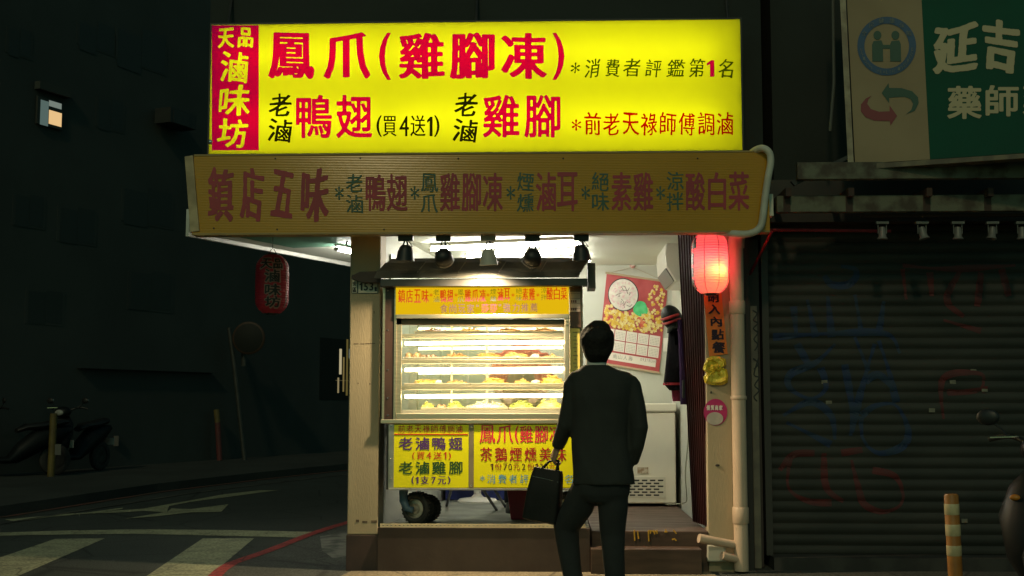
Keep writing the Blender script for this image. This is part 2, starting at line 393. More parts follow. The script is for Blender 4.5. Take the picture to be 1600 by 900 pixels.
# platform
brown_m = mat('brown_riser', (.055, .036, .028), (.042, .026, .02), sc=2.5, rough=.5, rough2=.7, bump=.1, bsc=30)
floor_m = mat('shop_floor', (.2, .21, .18), (.14, .15, .13), sc=3, rough=.4, rough2=.6)
xs0 = P(590, 830, .05).x; xs1 = P(922, 830, .05).x; xr = 1.16
MB().extr([(xs0, .05, 0), (xs1, .05, 0), (xs1, 3.02, 0), (xs0+.3, 3.02, 0)], (0, 0, ZF)).build('platform', brown_m, shop, bevel=.004)
MB().extr([(xs0+.02, .09, ZF+.003), (xs1-.005, .09, ZF+.003), (xs1-.005, 3.0, ZF+.003), (xs0+.32, 3.0, ZF+.003)], (0, 0, .004)).build('floor_covering', floor_m, shop)
wood_m = mat('brown_wood_step', (.085, .05, .034), (.06, .034, .024), sc=3, rough=.45, rough2=.65, stretch=(1, 8, 8), bump=.1)
MB().box(xs1+.012, 1.13, .15, 3.02, 0, .298).build('upper_step', wood_m, shop, bevel=.006)
MB().box(xs1+.002, 1.06, -.05, .148, .006, .19).build('lower_step', wood_m, shop, bevel=.006)
yel = mat('yellow_chalk', (.75, .42, .04), (.5, .28, .03), sc=60, rough=.8)
for pts in ([(991, 828), (992, 845)], [(996, 829), (998, 842)], [(1013, 829), (1014, 846)], [(1013, 829), (1021, 830)], [(1017, 829), (1016, 834)], [(1022, 828), (1023, 835)], [(1020, 831), (1028, 830)], [(1026, 828), (1027, 834)], [(1040, 827), (1041, 832)], [(1038, 831), (1043, 831)], [(1052, 828), (1057, 834)], [(1050, 843), (1054, 842), (1057, 845)]):
    q = [P(x, y, .147) for x, y in pts]
    MB().tube(q, .006, n=6, flat=.25, up=(0, 1, 0)).build('chalk_stroke', yel, shop)
# perforated edge strip: holes as dark slots
st = MB(); p, q = P(594, 818, .044), P(915, 825, .044)
x = p.x; N_ = 50; dx = (q.x-p.x)/N_
st.box(p.x, q.x, .040, .049, p.z-.012, p.z); st.box(p.x, q.x, .040, .049, q.z, q.z+.010)
for i in range(N_): st.box(p.x+i*dx, p.x+i*dx+dx*.5, .0405, .049, q.z+.010, p.z-.012)
st.build('perforated_edging', mat('cream_angle_iron', (.72, .62, .42), (.6, .5, .33), sc=9, rough=.5), shop)
# walls
MB().box(-1.1, 1.3, 3.0, 3.1, 0, ZC).build('back_wall', WHITEWALL, shop)
MB().box(xr, xr+.08, .35, 3.0, 0, ZC).build('right_wall', WHITEWALL, shop)
sw0, sw1 = Vector((-1.34, .40, 0)), Vector((-1.02, 3.0, 0)); sn = Vector(((sw1-sw0).y, -(sw1-sw0).x, 0)).normalized()
MB().extr([sw0, sw1, sw1-sn*.1, sw0-sn*.1], (0, 0, ZC)).build('side_wall', WHITEWALL, shop)
grn = mat('green_wall_panel', (.36, .42, .31), (.32, .38, .28), sc=2, rough=.4)
for u0, u1 in ((.08, .42), (.45, .78), (.81, .97)):
    a, b = sw0.lerp(sw1, u0)+sn*.004, sw0.lerp(sw1, u1)+sn*.004
    MB().extr([a+Vector((0,0,ZF+.55)), b+Vector((0,0,ZF+.55)), b+sn*.012+Vector((0,0,ZF+.55)), a+sn*.012+Vector((0,0,ZF+.55))], (0, 0, 1.55)).build('wall_panel', grn, shop)
for x0_, x1_ in ((-1.0, -.86), (-.84, -.66)): MB().box(x0_, x1_, 2.988, 2.998, ZF+.55, ZF+2.0).build('wall_panel', grn, shop)
# pillars
a, b = P(548, 370, .10), P(595, 370, .10)
MB().box(a.x, b.x, .10, .40, .27, ZC).build('pillar', CREAM, shop, bevel=.008)
MB().box(a.x-.005, b.x+.012, .092, .41, 0, .268).build('pillar_base', mat('dark_plinth', (.05, .028, .024), (.035, .02, .018), rough=.6), shop, bevel=.005)
a, b = P(1100, 370, .16), P(1139, 370, .16)
MB().box(a.x, b.x, .16, .36, 0, ZC).build('pillar', CREAM, shop, bevel=.006)
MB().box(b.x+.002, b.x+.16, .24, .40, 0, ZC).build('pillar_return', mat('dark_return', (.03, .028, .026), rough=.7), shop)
stn = mat('grime', (.16, .12, .08), (.09, .065, .045), sc=20, rough=.9)
for a_, b_ in (((553, 536.4), (560, 537.6)), ((563, 536.8), (569, 537.8)), ((571, 536.2), (586, 537.4)), ((559, 598), (560.4, 599.6)), ((577, 599), (579, 600.6)), ((584, 486), (585, 490)), ((556, 812), (561, 816)), ((566, 814), (574, 817)), ((580, 813), (589, 817))):
    MB().pbox(a_, b_, .0985, .0014).build('scuff_mark', stn, shop)
# folded accordion door, gathered at the right jamb
acc_m = mat('dark_red_vinyl', (.075, .018, .018), (.05, .014, .014), sc=6, rough=.4)
acc = thing('folding_door', 'dark brown accordion door folded back against the right jamb', 'door', (1.0, .3, ZF))
mb = MB(); nf = 9; ring_b = []; ring_t = []
for i in range(nf*2+1):
    u = i/(nf*2); off = .018 if i % 2 else -.018
    xb = 1.072+u*.068; yb = .62-.40*u
    xt = .985+u*.14; yt = .62-.40*u
    ring_b.append(Vector((xb+off*.2, yb+off, ZF))); ring_t.append(Vector((xt+off*.2, yt+off, ZC-.02)))
n = len(ring_b); back = Vector((.02, .035, 0))
mb.add(ring_b+ring_t+[p+back for p in ring_b]+[p+back for p in ring_t], [(i, i+1, n+i+1, n+i) for i in range(n-1)]+[(2*n+i+1, 2*n+i, 3*n+i, 3*n+i+1) for i in range(n-1)]+[(0, n, 3*n, 2*n), (n-1, 3*n-1, 4*n-1, 2*n-1)])
mb.build('door_panel', acc_m, acc)
MB().box(1.0, 1.02, .575, .6, 1.28, 1.42).build('handle', BLK, acc, bevel=.004)

# ================================================================= big backlit sign
YL = -.05
lb = thing('lightbox_sign', 'long glowing yellow backlit sign with red and black lettering over the shop', 'sign', (-.8, 0, 3.05))
c0, c1 = P(331, 39, YL), P(1160, 235, YL); x0, x1, z1, z0 = c0.x, c1.x, c0.z, c1.z
fr = MB(); t = .012
fr.box(x0-t, x1+t, YL-.006, .3, z1, z1+t); fr.box(x0-t, x1+t, YL-.006, .3, z0-t, z0)
fr.box(x0-t, x0, YL-.006, .3, z0, z1); fr.box(x1, x1+t, YL-.006, .3, z0, z1); fr.box(x0, x1, .29, .3, z0, z1)
fr.build('sign_case', mat('sign_case_metal', (.05, .05, .045), (.03, .03, .03), rough=.5, metal=.3), lb)
inn = MB(); inn.box(x0+.002, x1-.002, .26, .288, z0+.002, z1-.002)
inn.box(x0+.002, x1-.002, YL+.02, .26, z1-.006, z1-.002); inn.box(x0+.002, x1-.002, YL+.02, .26, z0+.002, z0+.006)
inn.box(x0+.002, x0+.006, YL+.02, .26, z0+.006, z1-.006); inn.box(x1-.006, x1-.002, YL+.02, .26, z0+.006, z1-.006)
inn.build('reflector', mat('reflector_white', (.85, .85, .85), rough=.8), lb)
MB().poly([(x0, YL, z0), (x1, YL, z0), (x1, YL, z1), (x0, YL, z1)]).build('sign_face', sheet('yellow_acrylic', (.82, .80, .004), gl=.012), lb)
tl = emit('sign_tube_light', (1, .98, .9), 8.7)
for zc in (.27, .76):
    zz_ = z0+(z1-z0)*zc
    for k in range(3):
        xa = x0+.1+(x1-x0-.2)*k/3; xb = x0+.1+(x1-x0-.2)*(k+1)/3-.06
        MB().tube([(xa, .085, zz_), (xb, .085, zz_)], .014, n=10).build('tube', tl, lb)
FR = sheet('red_film', (.74, .002, .01), film=True, glow=(.02, 0, .028)); FK = sheet('black_film', (.02, .02, .015), film=True)  # red film also emits faintly, colouring the light passing through it
FG = sheet('dark_green_film', (.09, .13, .01), film=True); FD = sheet('deep_red_film', (.62, .004, .006), film=True)
panel = [('天', (339, 44, 366, 75)), ('品', (371, 43, 396, 74)), ('滷', (344, 81, 389, 129)), ('味', (340, 134, 392, 182)), ('坊', (340, 185, 389, 230))]
polymesh('red_panel', letters(panel, bold=1.1, boldy=.7, brush=1, shear=.06, hole=(331, 39.5, 404, 234.5)), onY(YL-.003), FR, lb)
ti = [('鳳', (419, 51, 492, 123)), ('爪', (505, 51, 579, 123)), ('雞', (622, 51, 694, 123)), ('腳', (702, 51, 773, 123)), ('凍', (782, 51, 854, 123))]
lettering(lb, ti, YL-.003, FR, bold=2.7, boldy=1.0, soft=1.0, brush=.25)
lettering(lb, [('(', (592, 51, 611, 125)), (')', (863, 51, 882, 125))], YL-.003, FR, bold=1.5, boldy=.5)
lettering(lb, [('鴨', (462, 148, 519, 216)), ('翅', (525, 148, 582, 216)), ('雞', (754, 148, 812, 215)), ('腳', (819, 148, 876, 215))], YL-.003, FR, bold=1.25, boldy=1.1, soft=1.9)
lettering(lb, [('老', (418, 147, 457, 183)), ('滷', (418, 186, 458, 222)), ('老', (708, 146, 748, 183)), ('滷', (707, 186, 748, 222))], YL-.003, FK, bold=.95, boldy=.45, brush=1, shear=.1)
lettering(lb, [('(', (588, 180, 597, 214)), ('買', (598, 181, 620, 213)), ('4', (624, 181, 639, 213)), ('送', (641, 180, 665, 213)), ('1', (667, 182, 676, 213)), (')', (678, 180, 687, 214))], YL-.003, FK, bold=.45, boldy=.15)
lettering(lb, [('*', (891, 98, 907, 115)), ('消', (913, 92, 939, 121)), ('費', (945, 92, 969, 120)), ('者', (973, 92, 1002, 120)), ('評', (1008, 93, 1035, 120)), ('鑑', (1041, 93, 1072, 120)), ('第', (1076, 92, 1102, 121)), ('名', (1121, 93, 1147, 122))], YL-.003, FG, bold=.35, boldy=.1, brush=.8, shear=.12, soft=.8)
lettering(lb, [('1', (1104, 94, 1116, 120))], YL-.003, FR, bold=.7, boldy=.1)
lettering(lb, [('*', (893, 186, 908, 204))]+[(c, (913+i*29.5, 176, 939+i*29.5, 211)) for i, c in enumerate('前老天祿師傅調滷')], YL-.003, FD, bold=.5, boldy=.2, brush=.8)
for xx in (x0+.05, x1-.05, (x0+x1)/2):
    MB().tube([(xx, .2, z1+.01), (xx, .32, z1+.35)], .012, n=8).build('stay', DARKMETAL, lb)
MB().ell(P(329, 222, YL-.02), (.018, .018, .02)).build('bolt', CHROME, lb, smooth=True)

# ================================================================= fascia sign under it
YF = -.30
fs = thing('fascia_sign', 'unlit weathered yellow fascia board with faded red and green characters', 'sign', (-.6, -.25, 2.48))
c0, c1 = P(303, 244, YF), P(1203, 360, YF)
def fascia_mat():
    m = mat('yellow_fascia', (.55, .275, .018), (.47, .225, .012), sc=1.1, rough=.16, lo=.3, hi=.75, spec=.38)
    n = m.node_tree; b = n.nodes['Principled BSDF']
    tc = n.nodes.new('ShaderNodeTexCoord'); wv = n.nodes.new('ShaderNodeTexWave'); wv.wave_type = 'BANDS'; wv.bands_direction = 'Z'
    wv.inputs['Scale'].default_value = 26; wv.inputs['Distortion'].default_value = .3
    n.links.new(tc.outputs['Object'], wv.inputs[0])
    bp = n.nodes.new('ShaderNodeBump'); bp.inputs['Strength'].default_value = .5; bp.inputs['Distance'].default_value = .0016
    n.links.new(wv.outputs[0], bp.inputs['Height']); n.links.new(bp.outputs[0], b.inputs['Normal']); return m
MB().box(c0.x, c1.x, YF, YF+.11, c1.z, c0.z).build('board', fascia_mat(), fs)
tr = MB(); tr.box(c0.x, c1.x, YF-.004, YF+.12, c1.z-.014, c1.z-.001); tr.box(c0.x, c1.x, YF-.004, YF+.12, c0.z+.001, c0.z+.012)
tr.build('edge_trim', mat('tan_trim', (.4, .26, .08), (.3, .2, .07), sc=4, rough=.5), fs)
q = [P(289, 245, YF), P(302, 243, YF), P(312, 361, YF), P(298, 363, YF)]
MB().extr([v+Vector((0, -.012, 0)) for v in q], (0, .2, 0)).build('end_trim', mat('pale_end_trim', (.55, .42, .24), (.34, .25, .14), sc=7, rough=.6), fs, bevel=.003)
FRED = mat('faded_red_vinyl', (.40, .022, .04), (.34, .02, .034), sc=5, rough=.4)
FGRN = mat('faded_green_vinyl', (.03, .085, .05), (.045, .1, .06), sc=5, rough=.4)
lettering(fs, [('鎮', (321, 260, 366, 344)), ('店', (373, 261, 413, 344)), ('五', (423, 267, 461, 339)), ('味', (466, 261, 515, 344))], YF-.003, FRED, bold=1.7, boldy=.9, brush=1.3, shear=.12)
red = [('鴨', (571, 272, 603, 330)), ('翅', (604, 272, 637, 330)), ('雞', (687, 270, 719, 330)), ('腳', (721, 270, 752, 330)), ('凍', (754, 270, 786, 330)), ('滷', (837, 269, 869, 330)), ('耳', (870, 269, 903, 330)), ('素', (955, 269, 987, 329)), ('雞', (989, 269, 1021, 329)), ('酸', (1071, 269, 1102, 329)), ('白', (1106, 269, 1135, 328)), ('菜', (1138, 268, 1171, 329))]
lettering(fs, red, YF-.003, FRED, bold=.95, boldy=.75, soft=1.7)
grn_ = []
for a, b, xx in (('老', '滷', 540), ('鳳', '爪', 657), ('煙', '燻', 808), ('絕', '味', 925), ('涼', '拌', 1041)):
    dy = -4*(xx-540)/500
    grn_ += [(a, (xx, 272+dy, xx+27, 301+dy)), (b, (xx, 304+dy, xx+27, 333+dy))]
for xx in (523, 641, 791, 908, 1025): grn_.append(('*', (xx, 290, xx+14, 312)))
lettering(fs, grn_, YF-.003, FGRN, bold=.6, boldy=.3, brush=.7)
for px, py in ((430, 246), (563, 246), (716, 246), (880, 246), (1090, 246), (433, 357), (334, 355), (600, 357)):
    MB().ell(P(px, py+1.5, YF-.003), (.006, .004, .006), 8, 6).build('screw', DARKMETAL, fs)

# white conduit looping round the right end of the fascia, drain pipe, brackets
cn = [(1092, 357, -.12), (1128, 363, -.24), (1160, 366, -.33), (1176, 363.5, -.345), (1186, 357, -.345), (1191, 345, -.345), (1195, 312, -.345), (1200, 278, -.345), (1204, 256, -.345), (1203.5, 243, -.345), (1199, 235, -.345), (1190, 231.5, -.33), (1180, 235, -.28), (1172, 241, -.2)]
def smooth_path(p, k=4):
    p = [Vector(a) for a in p]; o = []
    for i in range(len(p)-1):
        a, b, c, d = p[max(i-1, 0)], p[i], p[i+1], p[min(i+2, len(p)-1)]
        for j in range(k):
            t = j/k; o.append(.5*((2*b)+(c-a)*t+(2*a-5*b+4*c-d)*t*t+(3*b-a-3*c+d)*t**3))
    return o+[p[-1]]
tag(MB().tube(smooth_path([P(*c) for c in cn]), .0255, n=14).build('conduit', mat('white_conduit', (.6, .58, .5), (.48, .45, .38), sc=5, rough=.5), smooth=True, loc=P(1200, 280, -.345)), 'pale conduit pipe curling around the right end of the yellow fascia', 'pipe')
xp = P(1154, 620, .10).x; rp_ = .053
dp = thing('drain_pipe', 'thick salmon grey drain pipe standing between shop and shutter', 'pipe', (xp, .1, 0))
MB().tube([(xp, .1, .02), (xp, .1, 2.43)], rp_, n=24).build('pipe', PVC, dp, smooth=True)
for z_, h in ((.42, .12), (1.95, .10), (1.28, .03)): MB().lathe([(rp_+.003, -h/2), (rp_+.007, -h/2+.005), (rp_+.007, h/2-.005), (rp_+.003, h/2)], (xp, .1, z_), n=24).build('collar', PVC, dp, smooth=True)
MB().tube(smooth_path([(xp, .1, 2.40), (xp+.005, .085, 2.47), (xp+.02, .04, 2.52), (xp+.03, -.05, 2.53)]), rp_+.008, n=20).build('elbow', PVC, dp, smooth=True)
MB().tube([P(1092, 841, .02), P(1118, 846, .05), P(1146, 851, .1)], [.034, .031, .031], n=16).build('branch_pipe', PVC, dp, smooth=True)
MB().tube([P(1128, 868, .03), P(1150, 873, .08)], .03, n=16).build('branch_pipe', PVC, dp, smooth=True)
tag(MB().extr([P(1106, 852, .10), P(1134, 852, .10), P(1136, 878, .10), P(1105, 878, .10)], (0, .05, 0)).build('plaster_patch', WHITEWALL, loc=P(1120, 878, .1), bevel=.01), 'lump of pale mortar at the foot of the right jamb', 'mortar')
redm = mat('bracket_dark_red', (.3, .02, .03), (.2, .015, .02), sc=9, rough=.5)  # one dark red over the whole bracket
br = thing('steel_bracket', 'thin red steel bracket with diagonal strut beside the drain pipe', 'bracket', P(1200, 360, .1))
MB().tube([P(1206, 362, -.05), P(1172, 428, .38)], .011, n=8).build('strut', redm, br)
MB().tube([P(1186, 359, .0), P(1392, 361, .0)], .012, n=8).build('bar', redm, br)

# ================================================================= neighbour: shutter, canopy frame, pharmacy sign
nb = thing('neighbour_building', 'dark closed shopfront building right of the food shop', 'building', (4.2, .7, 0))
xa = P(1200, 600, .45).x; xb = 7.2
MB().box(1.75, 9, .62, 6, 0, 10.5).build('wall', bld_m, nb)
MB().box(xb, 9, .30, .62, 0, 3).build('pier', mat('dark_pier', (.05, .05, .045), (.035, .035, .03), rough=.8), nb)
MB().box(xa-.02, xb, .22, .618, .006, .10).build('threshold', mat('dark_concrete', (.05, .05, .045), (.03, .03, .028), sc=5, rough=.85), nb)
sh = thing('roller_shutter', 'closed grey corrugated roller shutter covered with faint graffiti', 'shutter', (xa, .45, .1))
PITCH = .083
def prof(z): 
    u = (z/PITCH) % 1; return .45+.018*(abs(math.sin(math.pi*u))**.6)*-1+.012
zs = np.arange(.104, 2.62, PITCH/7)
NX = 46; xsn = np.linspace(xa, xb, NX)
def dent(x, z): return .006*noise.noise(Vector((x*1.7, 3.1, z*2.3)))+.003*noise.noise(Vector((x*6, 9.1, z*1.2)))
sv = MB(); sv.add([(xx, prof(z_)+dent(xx, z_), z_) for z_ in zs for xx in xsn], [(NX*i+j, NX*i+j+1, NX*i+NX+j+1, NX*i+NX+j) for i in range(len(zs)-1) for j in range(NX-1)])
sv.build('slat_curtain', mat('grey_shutter', (.055, .053, .046), (.026, .029, .026), sc=1.3, rough=.6, metal=.1, spec=.3, lo=.3, hi=.7, stretch=(1, 1, 5)), sh)
MB().box(xa-.05, xa, .36, .55, .1, 2.62).build('guide_rail', mat('rail_dark', (.05, .045, .04), rough=.6), sh)
MB().box(xa-.05, xb, .30, .60, 2.622, 2.95).build('shutter_box', mat('box_dark', (.04, .04, .035), (.06, .05, .04), sc=3, rough=.7), sh)
def ribbon(mb, pts, wd):
    p = smooth_path([(x, y, 0) for x, y in pts], 8); q = onplane([(v.x, v.y) for v in p], (0, .44, 0), (0, 1, 0))
    d = [0]; 
    for i in range(1, len(q)): d.append(d[-1]+float(np.linalg.norm(q[i]-q[i-1])))
    n = max(2, int(d[-1]/.014)); s_ = np.linspace(0, d[-1], n); X = np.interp(s_, d, q[:, 0]); Z = np.interp(s_, d, q[:, 2]); vs = []
    for i in range(n):
        j, k = max(i-1, 0), min(i+1, n-1); tx, tz = X[k]-X[j], Z[k]-Z[j]; l = math.hypot(tx, tz)+1e-6
        ww = wd*(.75+.35*math.sin(i*.13+pts[0][0]))
        for u in (-1, -.33, .33, 1):
            a_, b_ = X[i]-tz/l*ww*u/2, Z[i]+tx/l*ww*u/2; vs.append((a_, prof(b_)+dent(a_, b_)-.003, b_))
    mb.add(vs, [(4*i+j, 4*i+j+1, 4*i+j+5, 4*i+j+4) for i in range(n-1) for j in range(3)])
def gz(l): return [(1160+x*.5333, 420+y*.5333) for x, y in l]
blue = [[(240,20),(262,46),(310,46),(335,20),(328,0),(290,-8)],[(150,110),(158,190)],[(190,90),(215,200)],[(250,80),(262,200)],[(330,75),(350,190)],[(415,95),(400,190)],[(90,200),(250,190),(420,190),(462,248)],[(160,220),(200,290)],[(272,220),(215,275),(142,308),(140,350),(200,380),(245,350),(230,290)],[(300,280),(320,400),(318,490)],[(330,200),(370,300)],[(388,220),(345,370),(320,480)],[(400,210),(430,300),(452,392)],[(360,330),(400,310),(442,350)],[(350,430),(390,402),(450,400),(486,470),(470,520),(400,540),(355,500),(348,432)],[(120,430),(200,390),(260,430),(272,500)],[(130,450),(260,515)]]
redg = [[(470,0),(480,90)],[(550,10),(556,80)],[(640,5),(600,90),(650,140)],[(700,10),(690,110)],[(760,0),(782,80)],[(590,150),(700,182)],[(590,440),(590,320),(700,308),(692,358),(602,362)],[(600,362),(720,350)],[(110,590),(150,545),(212,540)],[(140,560),(135,640),(190,680),(262,686)],[(240,540),(246,640),(297,682)],[(290,540),(352,530)],[(320,560),(340,640),(360,692),(420,712),(470,680),(450,610),(382,590)],[(470,-10),(600,0),(800,-10)]]
bs_ = mat('blue_spray', (.012, .03, .09), (.018, .038, .07), sc=8, rough=.7)
rs_ = mat('red_spray', (.11, .016, .016), (.08, .02, .02), sc=8, rough=.7)
for ls, m_, wd_2 in ((blue, bs_, .055), (redg, rs_, .05)):
    for l in ls: gb = MB(); ribbon(gb, gz(l), wd_2); gb.build('graffiti_stroke', m_, sh)
for px, py in ((1289, 597), (1296, 628), (1457, 641), (1523, 578), (1540, 609), (1508, 814), (1490, 597)):
    v = P(px, py, .43); MB().obox(Matrix.Translation((v.x, prof(v.z)+dent(v.x, v.z)-.004, v.z)) @ Matrix.Rotation(random.uniform(-.1, .1), 4, 'Y'), .045, .003, .03).build('sticker', mat('old_sticker', (.24, .22, .16), (.17, .155, .12), sc=20, rough=.7), sh)
pt = thing('jamb_post', 'narrow pale post with black scribbled tag left of the shutter', 'post', P(1180, 850, .3))
a, b = P(1172, 478, .3), P(1190, 855, .3)
MB().box(a.x, b.x, .3, .38, .01, a.z).build('post', mat('dirty_cream', (.22, .19, .14), (.14, .12, .1), sc=6, rough=.7), pt, bevel=.004)
MB().box(a.x-.03, b.x+.03, .381, .44, .01, 2.5).build('backing_strip', mat('dark_strip', (.06, .045, .04), rough=.7), pt)
sc_ = MB()
for l in ([(1176,485),(1183,490),(1177,500),(1184,505),(1177,513),(1184,520),(1178,530),(1184,538),(1179,548)],[(1177,560),(1185,568),(1178,577)],[(1185,560),(1178,585),(1186,590),(1179,602),(1186,610),(1178,620),(1183,627)]):
    sc_.tube(smooth_path([P(x, y, .298) for x, y in l], 3), .006, n=6, flat=.3, up=(0, 1, 0))
sc_.build('scribble', BLK, pt)
rust = mat('rusty_galvanised', (.16, .155, .11), (.075, .055, .04), sc=7, rough=.7, lo=.45, hi=.62, metal=.2, bump=.3, bsc=60)
cf = thing('canopy_frame', 'rusty galvanised canopy beams above the closed shutter', 'canopy frame', P(1420, 330, -.3))
MB().box(P(1246, 262, -.35).x, 5.4, -.35, -.28, P(0, 288, -.35).z, P(0, 262, -.35).z).build('beam', rust, cf, bevel=.004)
MB().box(P(1214, 314, -.2).x, 5.4, -.2, -.13, P(0, 338, -.2).z, P(0, 313, -.2).z).build('beam', rust, cf, bevel=.004)
for px in (1232, 1330, 1452, 1548):
    a = P(px, 300, -.27); MB().box(a.x-.02, a.x+.02, -.277, .62, a.z-.03, a.z+.03).build('cross_beam', mat('dark_rust', (.07, .035, .025), (.05, .03, .025), sc=6, rough=.8), cf)
    MB().box(a.x-.025, a.x+.025, -.204, -.2005, P(0, 338, -.2).z, P(0, 313, -.2).z).build('bracket', mat('dark_rust', (0,0,0)), cf)
MB().extr([P(1236, 283, -.3), P(1330, 240, -.3), P(1330, 246, -.3), P(1242, 290, -.3)], (0, .04, 0)).build('stay', DARKMETAL, cf)
MB().box(P(1346, 345, -.1).x, 5.4, -.1, -.06, P(0, 346, -.1).z, P(0, 342, -.1).z).build('lamp_rail', mat('dark_rust', (0,0,0)), cf)
lampm = mat('old_lamp_grey', (.2, .19, .18), (.14, .13, .12), sc=9, rough=.4)
for i, (px, tl_) in enumerate(((1378, 0), (1440, .35), (1496, 0), (1550, -.3), (1596, 0))):
    lab = ['unlit grey spot lamp hanging straight, leftmost of the row above the shutter', 'unlit grey spot lamp tilted beside the leftmost one above the shutter', 'unlit grey spot lamp in the middle of the row above the shutter', 'unlit grey spot lamp tilted left, fourth in the row above the shutter', 'unlit grey spot lamp hanging at the far right end of the row'][i]
    a = P(px, 346, -.09); L_ = thing('spot_lamp', lab, 'spot lamp', a, 'spot lamps above the shutter')
    MB().box(a.x-.045, a.x+.045, -.11, -.07, a.z-.02, a.z-.002).build('mount', lampm, L_)
    for s in (-1, 1): MB().box(a.x+s*.03-.003, a.x+s*.03+.003, -.095, -.085, a.z-.09, a.z-.02).build('arm', lampm, L_)
    ax = Vector((tl_*.6, -.3*abs(tl_), -1)).normalized()
    MB().lathe([(.022, -.02), (.027, 0), (.028, .05), (.04, .066), (.038, .07), (.02, .06)], Vector((a.x, -.09, a.z-.062)), ax, 18).build('lamp_head', lampm, L_, smooth=True)
# pharmacy sign, turned a little towards the street corner
ps = thing('pharmacy_sign', 'unlit green and cream pharmacy signboard with health emblem above the canopy', 'sign', P(1460, 255, -.4))
pp0 = P(1336, 256, -.3); th = R(15); pn = Vector((math.sin(th), math.cos(th), -.0)).normalized()
def onS(off=0): return lambda a: onplane(a, pp0-pn*off, pn)
def S_(px, py, off=0): return Vector(onS(off)([(px, py)])[0])
def quadS(name, m, pts, d0, dep): return MB().extr([S_(x, y, d0) for x, y in pts], pn*dep).build(name, m, ps)
scr = mat('sign_cream', (.37, .27, .165), (.32, .23, .14), sc=1.5, rough=.6, spec=.2); sgn = mat('sign_green', (.006, .085, .052), (.008, .07, .045), sc=1.5, rough=.6, spec=.15)
quadS('cream_panel', scr, [(1336, 256), (1453, 249), (1434, -110), (1318, -110)], 0, .12)
quadS('green_panel', sgn, [(1453, 249), (1700, 232), (1700, -110), (1434, -110)], 0, .12)
quadS('side_trim', mat('pale_trim', (.42, .35, .24), (.26, .2, .14), sc=8, rough=.6), [(1325, 256), (1334, 256), (1316, -110), (1307, -110)], .02, .14)
quadS('bottom_trim', mat('tan_metal', (.2, .16, .1), (.11, .085, .06), sc=8, rough=.6), [(1325, 266), (1700, 240), (1700, 233), (1325, 258)], .012, .13)
def circ(cx, cy, rx, ry, n=40): return [(cx+rx*math.cos(2*math.pi*i/n), cy+ry*math.sin(2*math.pi*i/n)) for i in range(n)]
eb = mat('emblem_blue', (.008, .075, .19), (.01, .065, .16), sc=3, rough=.5); eg = mat('emblem_green', (.01, .07, .045), rough=.5); er = mat('emblem_red', (.22, .02, .03), rough=.5)
o_, i_ = circ(1385.5, 72, 46, 46), circ(1385.5, 72, 35, 35); n = len(o_)
rg = MB(); rg.add([S_(x, y, .004) for x, y in o_+i_], [(k, (k+1) % n, n+(k+1) % n, n+k) for k in range(n)]); rg.build('emblem_ring', eb, ps)
fg = MB()
for cx, s in ((1371, 1), (1399, -1)):
    fg.poly([S_(x, y, .004) for x, y in circ(cx, 55, 6.2, 7, 20)])
    fg.poly([S_(x, y, .004) for x, y in [(cx-8, 96), (cx-8.5, 70), (cx-6, 64), (cx+6, 63), (cx+8.5, 69), (cx+9, 96)]])
fg.poly([S_(x, y, .0035) for x, y in [(1377, 70), (1392, 70), (1392, 76), (1377, 76)]])
fg.build('emblem_figures', eg, ps)
ring_t = []
for i, c in enumerate('全民健康保險'):
    t_ = R(-150+i*24); x, y = 1385.5+40.5*math.cos(t_), 72+40.5*math.sin(t_); ring_t.append((c, (x-4.3, y-4.3, x+4.3, y+4.3)))
lettering(ps, ring_t, 0, mat('emblem_pale', (.12, .15, .16), rough=.5), fn=onS(.008), bold=.2, SS=4)
ring_t = []
for i, c in enumerate('NATIONAL HEALTH INSURANCE'):
    if c == ' ': continue
    t_ = R(172-i*6.9); x, y = 1385.5+40.5*math.cos(t_), 72+40.5*math.sin(t_); ring_t.append((c, (x-1.7, y-2.6, x+1.7, y+2.6)))
lettering(ps, ring_t, 0, MATS['emblem_pale'], fn=onS(.008), bold=.1, SS=4)
def pz(l): return [(1320+x*.2333, y*.2333) for x, y in l]
arr_g = pz([(247,623),(293,556),(297,588),(380,590),(450,610),(490,650),(495,690),(470,740),(410,766),(445,735),(458,695),(440,662),(400,648),(340,650),(297,655),(297,690)])
arr_r = pz([(180,640),(140,660),(108,700),(108,745),(140,785),(200,808),(303,810),(305,843),(350,775),(300,706),(300,745),(230,748),(175,730),(150,695),(158,665)])
MB().poly([S_(x, y, .004) for x, y in arr_g]).build('arrow_mark', eg, ps); MB().poly([S_(x, y, .004) for x, y in arr_r]).build('arrow_mark', er, ps)
lt = mat('sign_letter_cream', (.5, .40, .24), rough=.5)
lettering(ps, [('延', (1453, 36, 1529, 114)), ('吉', (1531, 31, 1594, 112))], 0, lt, fn=onS(.004), bold=3.3, boldy=2.2, brush=1.3, shear=.08)
lettering(ps, [('藥', (1480, 134, 1534, 186)), ('師', (1540, 133, 1592, 182)), ('藥', (1598, 131, 1650, 180)), ('局', (1656, 130, 1708, 178))], 0, lt, fn=onS(.004), bold=1.3, boldy=1.1, soft=1.6)
MB().tube([S_(1301, -60, -.1), S_(1303, 130, -.1), S_(1297, 205, -.1)], .012, n=8).build('cable', mat('grey_cable', (.1, .1, .09), rough=.6), ps)

